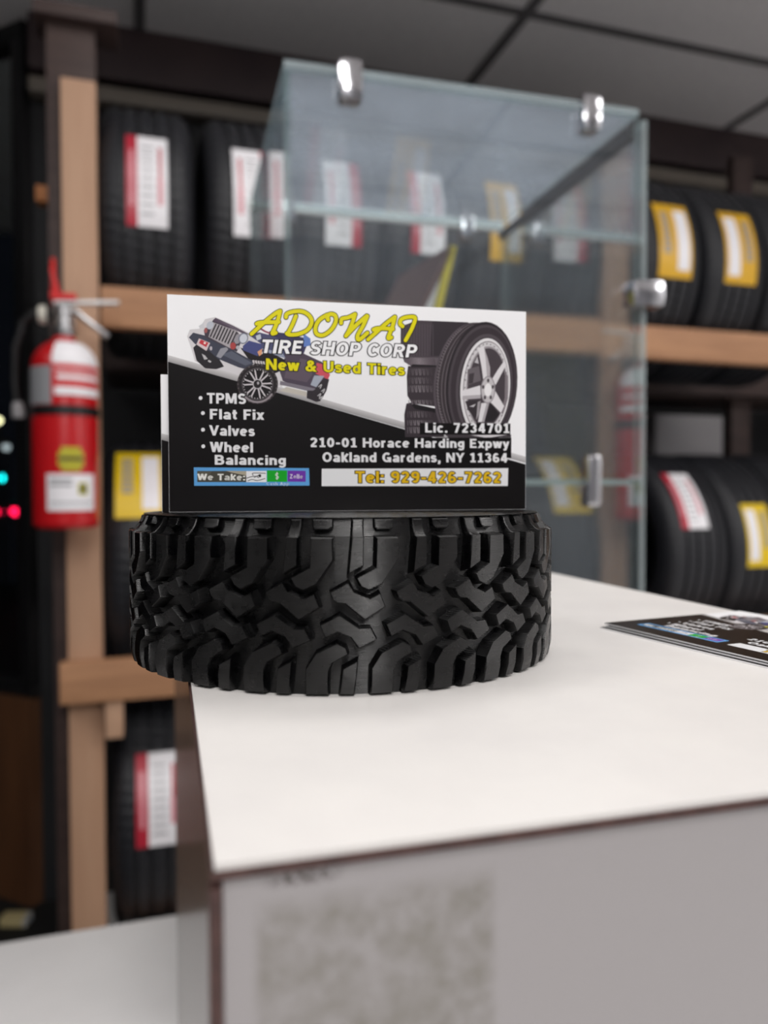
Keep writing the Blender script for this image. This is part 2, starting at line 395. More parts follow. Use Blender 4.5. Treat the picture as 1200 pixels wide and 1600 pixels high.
mid = [(.020, 'bright_right', 'middle row tyre with a big yellow sticker beside the fire extinguisher post'),
       (.236, None, 'middle row tyre hidden mostly behind the business card, second from the post'),
       (.450, 'red_left', 'middle row tyre behind the business card, third from the post'),
       (.662, 'yellow_right', 'middle row tyre behind the business card, fourth from the post, yellow sticker'),
       (.875, None, 'middle row tyre behind the glass case shelf, fifth from the post'),
       (1.12, None, 'middle row tyre seen low through the right glass pane, sixth from the post'),
       (1.50, 'red_left', 'middle row tyre with red and white sticker right of the glass case'),
       (1.71, 'bright_left', 'middle row tyre with a yellow sticker cut by the right photo edge'),
       (1.93, None, 'middle row tyre out at the far right of the rack')]
for x, kd, lb in mid:
    if x < .1: tyre(x, MID, lb, kd, .105, .40, 1.10, -.025)
    elif x > 1.5: tyre(x, MID, lb, kd, .09, -.12, .5, -.012, sink=.182)
    else: tyre(x, MID, lb, kd, .09, .26, .88, -.02, sink=.182)
low = [(.03, 'red_left', 'lowest row tyre with red and white sticker beside the white display stand'),
       (.245, None, 'lowest row tyre hidden behind the white display stand')]
for x, kd, lb in low: tyre(x, LOW, lb, kd, .10, .02, .70, 0)
# pale box at the back of the middle shelf
q = MB(); q.box((0, 0, .075), (.30, .22, .15)); q.box((0, 0, .152), (.31, .05, .006), 1)
g = q.build('storage_box', [mat('grey_card', (160, 158, 160), .7), mat('grey_tape', (130, 126, 122), .5)], bevel=.003)
p = on_y(1048, 690, RY + .72); g.location = (p.x, RY + .72, UP - .28 - .02)
g.location.z = on_y(1072, 715, RY + .72).z
tag(g, 'pale grey box at the back between the rack rows, right of the glass case', 'box')
rp('back_shelf', p.x - .4, p.x + .6, RY + .60, RY + .88, g.location.z - .018, g.location.z - .0004, pine_dark)

# ------------------------------------------------------------------ fire extinguisher on the post
ec = on_y(103, 700, RY - .075); EX = empty('fire_extinguisher', (ec.x, RY - .078, EYE - .073))
tag(EX, 'red fire extinguisher hung on the pale post at the left', 'fire extinguisher')
Rr = .064
q = MB(); q.lathe([(.001, .004), (.045, .003), (.058, 0), (Rr, .008), (Rr, .33)] + [(Rr * math.cos(t) * .98 + .001, .33 + .058 * math.sin(t)) for t in [i * PI / 16 for i in range(1, 7)]] + [(.021, .392), (.019, .395)], 56)
q.build('tank', ext_red, EX)
q = MB(); q.lathe([(Rr + .001, .228), (Rr + .0025, .230), (Rr + .0025, .246), (Rr + .001, .248)], 56); q.build('strap', black_p, EX)
q = MB(); q.lathe([(.0195, .392), (.022, .398), (.022, .410), (.016, .414), (.016, .440), (.020, .442), (.020, .452), (.012, .458), (.001, .459)], 28); q.build('valve_body', steel, EX)
q = MB(); q.box((.045, 0, .4665), (.128, .022, .008), M=Matrix.Rotation(R(-4), 3, 'Y')); q.build('squeeze_lever', mat('pale_metal', (225, 225, 226), .3, .3), EX, bevel=.003)
q = MB(); q.box((.052, 0, .425), (.088, .022, .010), M=Matrix.Rotation(R(38), 3, 'Y')); q.build('carry_handle', steel, EX, bevel=.003)
q = MB(); q.tube([(-.012, 0, .46), (-.016, -.004, .49), (-.02, 0, .53), (-.022, .03, .56)], [.010, .009, .006, .005], 10); q.box((0, 0, .476), (.05, .024, .014)); q.build('safety_tag', mat('tag_red', (214, 34, 34), .5), EX, bevel=.002)
q = MB(); q.lathe([(.001, 0), (.016, 0), (.019, .004), (.019, .014), (.001, .016)], 24, 'x', (-.048, -.004, .436)); q.build('gauge', mat('gauge_white', (215, 212, 200), .3), EX)
hp = [(-.02, 0, .436), (-.055, .004, .442), (-.08, .008, .42), (-.094, .010, .37), (-.096, .010, .30), (-.092, .010, .25)]
q = MB(); q.tube(hp, .008, 12); q.build('hose', black_p, EX)
q = MB(); q.tube([(-.0915, .010, .258), (-.090, .010, .245), (-.089, .010, .226)], [.009, .0125, .0125], 14); q.build('nozzle', mat('nozzle_grey', (150, 148, 150), .4), EX)
def wrap(name, a0, a1, rows, mats, parent, r=Rr + .0012):
    q = MB()
    for (f0, f1, z0, z1, m, lift) in rows:
        aa = [R(a0 + (a1 - a0) * (f0 + (f1 - f0) * i / 12)) for i in range(13)]
        vs = []
        for rr in (r + lift, r + lift - .0009):
            vs += [(rr * math.sin(a), -rr * math.cos(a), z) for a in aa for z in (z0, z1)]
        fs = [(2 * i, 2 * i + 2, 2 * i + 3, 2 * i + 1) for i in range(12)] + [(26 + 2 * i, 26 + 2 * i + 1, 26 + 2 * i + 3, 26 + 2 * i + 2) for i in range(12)]
        fs += [(2 * i, 26 + 2 * i, 28 + 2 * i, 2 * i + 2) for i in range(12)] + [(2 * i + 1, 2 * i + 3, 29 + 2 * i, 27 + 2 * i) for i in range(12)] + [(0, 1, 27, 26), (24, 50, 51, 25)]
        q.add(vs, fs, m)
    return q.build(name, mats, parent)
lm = [white_l, mat('label_bright_red', (214, 48, 52), .4), grey_l, mat('label_dark', (90, 96, 120), .4), mat('label_olive', (190, 182, 50), .4), mat('label_black', (40, 40, 38), .4)]
o = wrap('instruction_label', -16, 84, [(0, 1, .268, .3305, 1, 0), (.04, .96, .316, .319, 0, .0003), (.08, .92, .299, .308, 0, .0003), (.04, .96, .268, .284, 0, .0003)], lm, EX)
o['label'] = 'red and white instruction label'
q = MB(); aa = [R(-16 + 9 * i) for i in range(12)]; th = [i * PI / 16 for i in range(0, 6)]
for i in range(11):
    for j in range(5):
        def pt(a, t): return ((Rr * math.cos(t) * .98 + .0025) * math.sin(a), -(Rr * math.cos(t) * .98 + .0025) * math.cos(a), .3305 + .0585 * math.sin(t))
        q.add([pt(aa[i], th[j]), pt(aa[i + 1], th[j]), pt(aa[i + 1], th[j + 1]), pt(aa[i], th[j + 1])], [(0, 1, 2, 3)])
o = q.build('shoulder_label', white_l, EX, recalc=False); o['label'] = 'white label on the shoulder of the tank'
o = wrap('class_label', -80, -18, [(0, 1, .250, .326, 2, 0)], lm, EX); o['label'] = 'plain grey label'
wrap('inspection_label', -28, 58, [(0, 1, .036, .110, 0, 0), (.06, .5, .096, .101, 2, .0004), (.06, .5, .086, .091, 2, .0004), (.06, .94, .05, .053, 2, .0004), (.62, .82, .068, .092, 4, .0004), (.67, .77, .073, .087, 5, .0007)], lm, EX)['label'] = 'white inspection label with a small emblem'
wrap('round_sticker', -8, 36, [(.12, .88, .116, .164, 4, 0), (0, 1, .126, .154, 4, .0003), (.03, .97, .137, .144, 5, .0006)], lm, EX)['label'] = 'yellow sticker with a dark band'
q = MB(); q.box((0, .07, .3), (.03, .012, .34)); q.box((0, .062, .237), (.05, .012, .02)); q.build('wall_bracket', steel, EX, bevel=.002)

# ------------------------------------------------------------------ lower counter at the left
LZ = EYE - .495
cb = empty('service_counter', (-.6, .76, 0)); tag(cb, 'low white counter at the lower left, behind the display stand', 'counter')
q = MB(); q.box((0, 0, LZ - .02), (2.4, .32, .04)); q.build('counter_top', laminate_b, cb, bevel=.002)
q = MB(); q.box((0, 0, (LZ - .04) / 2), (2.36, .29, LZ - .04)); q.build('cabinet', noisy(mat('counter_body', (200, 198, 198), .5), (190, 188, 188), (5, 5, 5)), cb, bevel=.002)

# ------------------------------------------------------------------ glass display case
CYW = R(14.5) - YAW
fl = c2w(-.1267 * .688, .688)                       # front left corner
case = empty('glass_display_case', (fl.x, fl.y, LZ), CYW + R(.35))      # local X along the front, Y into depth
tag(case, 'clear glass display case with metal clips, behind the tyre shaped card holder', 'display case')
W, D, GT = .355, .338, .006
ZT = EYE + .3757 - LZ; ZS = EYE + .012 - LZ; ZB = .10
def pane(name, x0, x1, y0, y1, z0, z1, faces, m=None, dark=False, label=None):
    """glass box; thin edge faces carry the green edge colour"""
    q = MB(); c = ((x0 + x1) / 2, (y0 + y1) / 2, (z0 + z1) / 2); d = (x1 - x0, y1 - y0, z1 - z0)
    q.box(c, d)
    thin = d.index(min(d))
    ax = [0, 0, 1, 1, 2, 2]                         # order of faces in MB.box
    q.m = [0 if a == thin else 1 for a in ax]
    o = q.build(name, [m or glass, glass_edge_dark if dark else glass_edge], case, smooth=False)
    if label: o['label'] = label
    return o
pane('front_pane', 0, W, 0, GT, ZS + .004, ZT - .0005, 1)
pane('front_pane', 0, W, 0, GT, ZB + GT, ZS - .008, 1, dark=True)
pane('left_pane', 0, GT, GT + .001, D, ZB + GT, ZT - .0005, 1, dark=True)
rpn = pane('right_pane', W + .001, W + .001 + GT, -.004, D, ZB + GT, ZT - .006, 1, m=glass_mirror)
q = MB(); q.box((W - .002, D / 2 + .006, ZT - .012), (.005, D - .01, .012)); o = q.build('painted_dark_edge', painted_dark_edge, case, smooth=False); o['label'] = 'strip painted dark as the shaded right top glass edge'  # opaque strip paints the dark look of the right pane's glass edge
pane('back_pane', 0, W, D + .001, D + .001 + GT, ZB + GT, ZT - .0005, 1)
pane('top_pane', 0, W, 0, D - .001, ZT, ZT + GT, 2, glass_dusty, label='dusty top pane')
pane('shelf', GT + .002, W - .001, GT + .002, D - .002, ZS - .006, ZS, 2)
pane('bottom_pane', 0, W + .006, 0, D + .007, ZB, ZB + GT - .0002, 2)
q = MB(); q.box((W / 2, D / 2 - .01, ZB / 2), (W + .01, D - .02, ZB - .0002)); q.build('plinth', mat('plinth_grey', (150, 150, 152), .5), case, bevel=.003)
def clip(c, d, rot=None):
    q = MB(); q.box((0, 0, 0), d)
    o = q.build('clip', chrome, case, bevel=min(d) * .33); o.location = c
    s = MB(); s.lathe([(.0001, -.0025), (.003, -.0022), (.0032, 0)], 14, 'x'); 
    return o
clip((.0590, .002, ZT - .006), (.024, .020, .038)); clip((.300, .002, ZT - .006), (.021, .020, .036))
q = MB(); q.box((W / 2, D + .004, ZT + .002), (W + .006, .007, .013)); o = q.build('painted_lit_edge', mat('lit_edge_white', (246, 248, 248), .4), case, bevel=.001); o['label'] = 'white strip painted as the lit rear top glass edge'  # opaque white paints the light caught by the rear glass edge
clip((.048, D + .003, ZT - .004), (.020, .018, .036)); clip((.302, D + .003, ZT - .004), (.020, .018, .036))
clip((W + .004, -.004, EYE + .196 - LZ), (.038, .024, .028))
clip((.302, -.002, ZS - .002), (.016, .018, .052))
# tent-fold sign standing on the glass shelf
ts = empty('tent_sign', case.matrix_basis @ Vector((.150, .12, ZS + .0004)), CYW + R(10)); tag(ts, 'folded tent sign with yellow edge leaning inside the glass case', 'sign')
hh = .240
q = MB(); q.prism([(0.018, hh), (-.110, 0), (-.105, 0), (0.023, hh - .004)], -.06, .06, M=Matrix(((1, 0, 0), (0, 0, 1), (0, 1, 0)))); q.build('left_panel', mat('sign_brown', (96, 74, 72), .5), ts)
q = MB(); q.prism([(0.018, hh), (0.026, hh), (-.038, 0), (-.046, 0)], -.06, .06, M=Matrix(((1, 0, 0), (0, 0, 1), (0, 1, 0)))); q.build('right_panel', mat('sign_yellow', (196, 182, 60), .5), ts)
q = MB(); q.prism([(0.012, hh - .02), (-.048, 0.002), (-.100, 0.002)], -.058, .058, M=Matrix(((1, 0, 0), (0, 0, 1), (0, 1, 0)))); q.build('insert', mat('sign_white', (205, 205, 205), .6), ts)

# ------------------------------------------------------------------ white display stand
TZ = EYE - .0375
PYW = R(15.8) - YAW
pc = c2w(-.01735, .0762)
ped = empty('display_stand', (pc.x, pc.y, 0), PYW)   # local X along the near edge, Y away from the lens
tag(ped, 'white laminate display stand with dark brown seams in the foreground', 'display stand')
PW, PD = .166, .50
q = MB(); q.box((PW / 2, PD / 2, TZ - .0004), (PW - .0004, PD - .0004, .0008)); tp = q.build('top_panel', laminate, ped)
q = MB()
q.box((PW / 2, .0005, TZ - .0012), (PW, .0012, .0009)); q.box((.0004, PD / 2, TZ - .0012), (.0012, PD, .0009)); q.box((PW - .0004, PD / 2, TZ - .0012), (.0012, PD, .0009))
q.box((.0003, .0009, TZ / 2 - .001), (.0013, .0018, TZ - .003)); q.box((PW - .0003, .0009, TZ / 2 - .001), (.0013, .0018, TZ - .003))
q.build('seam_edging', edge_m, ped, smooth=False)
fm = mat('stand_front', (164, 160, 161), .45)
k = NT(fm); tc = k.n('ShaderNodeTexCoord'); sp = k.n('ShaderNodeSeparateXYZ'); k.l(tc.outputs['Object'], sp.inputs[0])
nz = k.n('ShaderNodeTexNoise', i_Scale=330.0, i_Detail=6.0, i_Roughness=.65); k.l(tc.outputs['Object'], nz.inputs['Vector'])
nb = k.n('ShaderNodeTexNoise', i_Scale=1500.0, i_Detail=3.0); k.l(tc.outputs['Object'], nb.inputs['Vector'])
def band(sock, a, c, soft):
    u = k.n('ShaderNodeMapRange', i_1=a - soft, i_2=a + soft); k.l(sock, u.inputs[0])
    v = k.n('ShaderNodeMapRange', i_1=c - soft, i_2=c + soft, i_3=1., i_4=0.); k.l(sock, v.inputs[0])
    return k.math('MULTIPLY', u.outputs[0], v.outputs[0])
patchm = k.math('MULTIPLY', band(sp.outputs[0], .0045, .031, .0006), band(sp.outputs[2], TZ - .05, TZ - .0055, .0012))
dirt = k.n('ShaderNodeMapRange', i_1=.36, i_2=.66, i_3=.12, i_4=.62); k.l(nz.outputs[0], dirt.inputs[0])
pm = k.math('MULTIPLY', patchm, dirt.outputs[0])
scuff = k.math('MULTIPLY', band(sp.outputs[0], .0062, .0125, .0016), band(sp.outputs[2], TZ - .0034, TZ - .0022, .0005))
sn = k.n('ShaderNodeMapRange', i_1=.42, i_2=.52); k.l(nb.outputs[0], sn.inputs[0])
sm = k.math('MULTIPLY', scuff, sn.outputs[0])
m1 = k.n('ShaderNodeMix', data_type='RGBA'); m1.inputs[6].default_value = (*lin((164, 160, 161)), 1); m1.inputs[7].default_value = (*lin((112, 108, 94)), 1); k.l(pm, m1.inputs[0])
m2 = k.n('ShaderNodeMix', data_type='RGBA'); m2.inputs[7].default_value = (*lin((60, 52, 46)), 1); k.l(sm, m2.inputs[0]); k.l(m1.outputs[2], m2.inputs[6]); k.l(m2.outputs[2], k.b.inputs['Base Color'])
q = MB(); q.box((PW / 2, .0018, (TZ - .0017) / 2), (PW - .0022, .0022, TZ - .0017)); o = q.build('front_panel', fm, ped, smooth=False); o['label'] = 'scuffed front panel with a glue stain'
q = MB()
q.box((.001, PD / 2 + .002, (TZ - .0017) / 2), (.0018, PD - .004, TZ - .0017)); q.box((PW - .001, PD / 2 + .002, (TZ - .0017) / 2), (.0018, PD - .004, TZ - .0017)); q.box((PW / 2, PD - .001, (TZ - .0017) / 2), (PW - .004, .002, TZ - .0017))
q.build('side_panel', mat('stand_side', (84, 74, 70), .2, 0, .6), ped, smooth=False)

# ------------------------------------------------------------------ tyre shaped card holder
MM = .001
TCX, TCZ = -.01005, .1885
tc_w = c2w(TCX, TCZ)
HB = EYE - TZ                                         # lens above the stand
holder = empty('card_holder', (tc_w.x, tc_w.y, TZ))
tag(holder, 'black ribbed tyre shaped card holder standing on the white stand', 'card holder')
TOPH = HB * 1000 - 4.75                               # height of the holder in mm
def hz(h): return (HB * 1000 + h) * MM                # h is mm relative to the lens
PHI0 = math.atan2(-tc_w.y, -tc_w.x)
NP = 26; PITCHU = 2 * PI * 50 / NP
def U(cx): return cx * .0223 - 11.04
def Hh(cy): return -2.53 - .0223 * cy
def top_r(h):
    if h < -8.3: return 50.0 - max(0, (-34.5 - h)) * .22
    s = min(1, (h + 8.3) / 3.4); return 47.2 + 2.3 * (1 - s) ** 2.0
def base_r(h):
    if h < -8.3: return 47.4
    s = min(1, (h + 8.3) / 3.4); return 46.2 + 1.2 * (1 - s) ** 2
T_b = [(770, 262), (950, 262), (955, 440), (815, 640), (705, 690), (640, 660), (602, 588), (762, 505)]
T_l = [(772, 118), (938, 118), (938, 178), (905, 197), (790, 197), (772, 178)]
S_b = [(578, 118), (668, 118), (664, 250), (660, 490), (537, 555), (548, 440), (566, 250)]
M_1 = [(385, 705), (535, 625), (582, 702), (712, 757), (800, 715), (842, 828), (670, 932), (510, 800), (440, 790), (408, 762)]
M_2 = [(302, 972), (465, 890), (625, 1000), (718, 998), (770, 1095), (620, 1165), (555, 1075), (445, 1030), (345, 1078)]
B_b = [(265, 1205), (440, 1120), (512, 1155), (532, 1212), (400, 1285), (372, 1350), (366, 1548), (176, 1548), (182, 1330)]
B_s = [(487, 1332), (612, 1265), (600, 1400), (580, 1548), (460, 1548)]
def inset(poly, d):
    n = len(poly); out = []
    ar = sum(poly[i][0] * poly[(i + 1) % n][1] - poly[(i + 1) % n][0] * poly[i][1] for i in range(n))
    sg = 1 if ar > 0 else -1
    for i in range(n):
        a, p, c = Vector(poly[i - 1]), Vector(poly[i]), Vector(poly[(i + 1) % n])
        e1 = (p - a).normalized(); e2 = (c - p).normalized()
        n1 = Vector((-e1.y, e1.x)) * sg; n2 = Vector((-e2.y, e2.x)) * sg
        bis = (n1 + n2); den = max(.35, 1 + n1.dot(n2))
        out.append(tuple(p + bis * (d / den)))
    return out
def block(bm, poly, keep_top=False):
    """flat block in (u, h, lift): lift 0 = groove floor, 1 = tread surface"""
    P = [(U(x), Hh(y)) for x, y in poly]
    rings = [([*inset(P, -.30)], -.1), (P, .86), (inset(P, .16), 1.0)]
    vv = [[bm.verts.new((u, h, lf)) for u, h in ring] for ring, lf in rings]
    n = len(P)
    for a, c in zip(vv, vv[1:]):
        for i in range(n): bm.faces.new((a[i], a[(i + 1) % n], c[(i + 1) % n], c[i]))
    f = bm.faces.new(vv[-1])
bm = bmesh.new()
for pl in (T_b, T_l, S_b, M_1, M_2, B_b, B_s): block(bm, pl)
bmesh.ops.triangulate(bm, faces=[f for f in bm.faces if len(f.verts) > 4])
u0 = min(v.co.x for v in bm.verts); u1 = max(v.co.x for v in bm.verts)
u = math.ceil(u0)
while u < u1:
    bmesh.ops.bisect_plane(bm, geom=bm.verts[:] + bm.edges[:] + bm.faces[:], plane_co=(u, 0, 0), plane_no=(1, 0, 0)); u += 1.0
for hc in (-5.6, -6.3, -7.0, -7.7, -8.3, -34.5):
    bmesh.ops.bisect_plane(bm, geom=bm.verts[:] + bm.edges[:] + bm.faces[:], plane_co=(0, hc, 0), plane_no=(0, 1, 0))
bm.verts.index_update()
fv = [tuple(v.co) for v in bm.verts]; ff = [tuple(v.index for v in f.verts) for f in bm.faces]; bm.free()
tr = MB()
for kq in range(NP):
    vs = []
    for (uu, h, lf) in fv:
        h = min(max(h, -HB * 1000), -4.9)
        r = base_r(h) + (top_r(h) - base_r(h)) * lf
        a = PHI0 + uu / 50 + kq * 2 * PI / NP
        vs.append((r * math.cos(a) * MM, r * math.sin(a) * MM, hz(h)))
    tr.add(vs, ff)
prof = [(base_r(h) * MM, hz(h)) for h in (-37.5, -30, -20, -10, -8.3, -7.7, -7.0, -6.3, -5.6, -5.0)]
prof += [(46.8 * MM, hz(-4.8)), (46.2 * MM, hz(-4.75)), (43.5 * MM, hz(-4.75)), (43.5 * MM, hz(-37.5))]
tr.lathe(prof, 180, closed=True)
tr.build('tread', pla, holder, sharp=28, recalc=True)
# card directions
cd = (c2w(.0367, .1987) - c2w(-.05045, .1803)); cd.z = 0; cd.normalize(); cang = math.atan2(cd.y, cd.x)
cn = Vector((-cd.y, cd.x, 0))
A1 = c2w(-.05045, .1803)
A2 = A1 + cn * .0050 - cd * .0020
def seg_poly(y0, y1, r):       # slice of the hub disc between two chords, in the card's own frame
    pts = []
    aa = [2 * PI * i / 120 for i in range(120)]
    poly = [(r * math.cos(a), r * math.sin(a)) for a in aa]
    return poly
rel = A2 - Vector((tc_w.x, tc_w.y, A2.z)); yo = rel.dot(cn)      # where the slot runs
hub = MB(); rr = 43.4 * MM; half = .0006
def cap(ya, front):
    t = math.asin(ya / rr)
    if front: aa = [PI - t + (PI + 2 * t) * i / 60 for i in range(61)]
    else: aa = [t + (PI - 2 * t) * i / 60 for i in range(61)]
    return [(rr * math.cos(a), rr * math.sin(a)) for a in aa]
hub.prism(cap(yo - half, True), 0.0005, hz(-4.76)); hub.prism(cap(yo + half, False), 0.0005, hz(-4.76))
h_ = hub.build('hub', pla, holder, rotz=cang, smooth=False)

# ------------------------------------------------------------------ business cards
CWD, CHT, CTH = .089, .0508, .00035
SRC = [(264.5, 459.5), (821, 489), (827.5, 797), (266, 799)]
DST = [(0, CHT), (CWD, CHT), (CWD, 0), (0, 0)]
def solve(Am, bv):
    n = len(bv); M_ = [row[:] + [bv[i]] for i, row in enumerate(Am)]
    for i in range(n):
        p = max(range(i, n), key=lambda r: abs(M_[r][i])); M_[i], M_[p] = M_[p], M_[i]
        for r in range(n):
            if r != i:
                f = M_[r][i] / M_[i][i]
                M_[r] = [a - f * c for a, c in zip(M_[r], M_[i])]
    return [M_[i][n] / M_[i][i] for i in range(n)]
Am, bv = [], []
for (x, y), (X, Y) in zip(SRC, DST):
    Am.append([x, y, 1, 0, 0, 0, -X * x, -X * y]); bv.append(X)
    Am.append([0, 0, 0, x, y, 1, -Y * x, -Y * y]); bv.append(Y)
HM = solve(Am, bv)
def C(x, y):                    # photo measure -> place on the card in metres from its lower left corner
    d = HM[6] * x + HM[7] * y + 1
    return ((HM[0] * x + HM[1] * y + HM[2]) / d, (HM[3] * x + HM[4] * y + HM[5]) / d)
STEP = 5e-6
INK = {}
class Print:                    # flat inks on a card face, layered a few microns apart
    def __init__(s): s.mb = MB(); s.mats = []
    def mi(s, rgb, rough=.28):
        m = mat('ink_%d_%d_%d' % rgb, rgb, rough, 0, .25)
        if m not in s.mats: s.mats.append(m)
        return s.mats.index(m)
    def tri(s, pts, rgb, layer):
        pts = [(min(max(x, .00005), CWD - .00005), min(max(y, .00005), CHT - .00005)) for x, y in pts]
        fs = tessellate_polygon([[Vector((x, y, 0)) for x, y in pts]])
        s.mb.add([(x, -layer * STEP - 1e-5, y) for x, y in pts], [tuple(f) for f in fs], s.mi(rgb))
    def poly(s, pts, rgb, layer): s.tri([C(*p) for p in pts], rgb, layer)
    def ell(s, c, rx, ry, rgb, layer, rot=0., n=40):
        cr, sr = math.cos(R(rot)), math.sin(R(rot))
        s.poly([(c[0] + rx * math.cos(t) * cr - ry * math.sin(t) * sr, c[1] + rx * math.cos(t) * sr + ry * math.sin(t) * cr) for t in [2 * PI * i / n for i in range(n)]], rgb, layer)
    def stroke(s, pts, wd, rgb, layer, sub=8, taper=False):
        P = [Vector(p) for p in pts]; out = []
        for i in range(len(P) - 1):
            a, b_, c, d = P[max(i - 1, 0)], P[i], P[i + 1], P[min(i + 2, len(P) - 1)]
            for j in range(sub):
                t = j / sub
                out.append(.5 * ((2 * b_) + (c - a) * t + (2 * a - 5 * b_ + 4 * c - d) * t * t + (3 * b_ - a - 3 * c + d) * t ** 3))
        out.append(P[-1])
        o = len(s.mb.v); m = s.mi(rgb); vs = []; fs = []
        for i, p in enumerate(out):
            t = (out[min(i + 1, len(out) - 1)] - out[max(i - 1, 0)]).normalized(); nn = Vector((-t.y, t.x)) * wd / 2
            vs += [p + nn, p - nn]
        fs = [(2 * i, 2 * i + 1, 2 * i + 3, 2 * i + 2) for i in range(len(out) - 1)]
        cv = [C(*v) for v in vs]
        s.mb.add([(x, -layer * STEP - 1e-5, y) for x, y in cv], fs, m)
        for e in (out[0], out[-1]): s.ell(e, wd / 2, wd / 2, rgb, layer + .15, n=14)
    def build(s, name, parent, label=None):
        o = s.mb.build(name, s.mats, parent, smooth=False, recalc=False)
        me = o.data
        for p in me.polygons:                       # all inks face out of the card
            if p.normal.y > 0: p.flip()
        if label: o['label'] = label
        return o
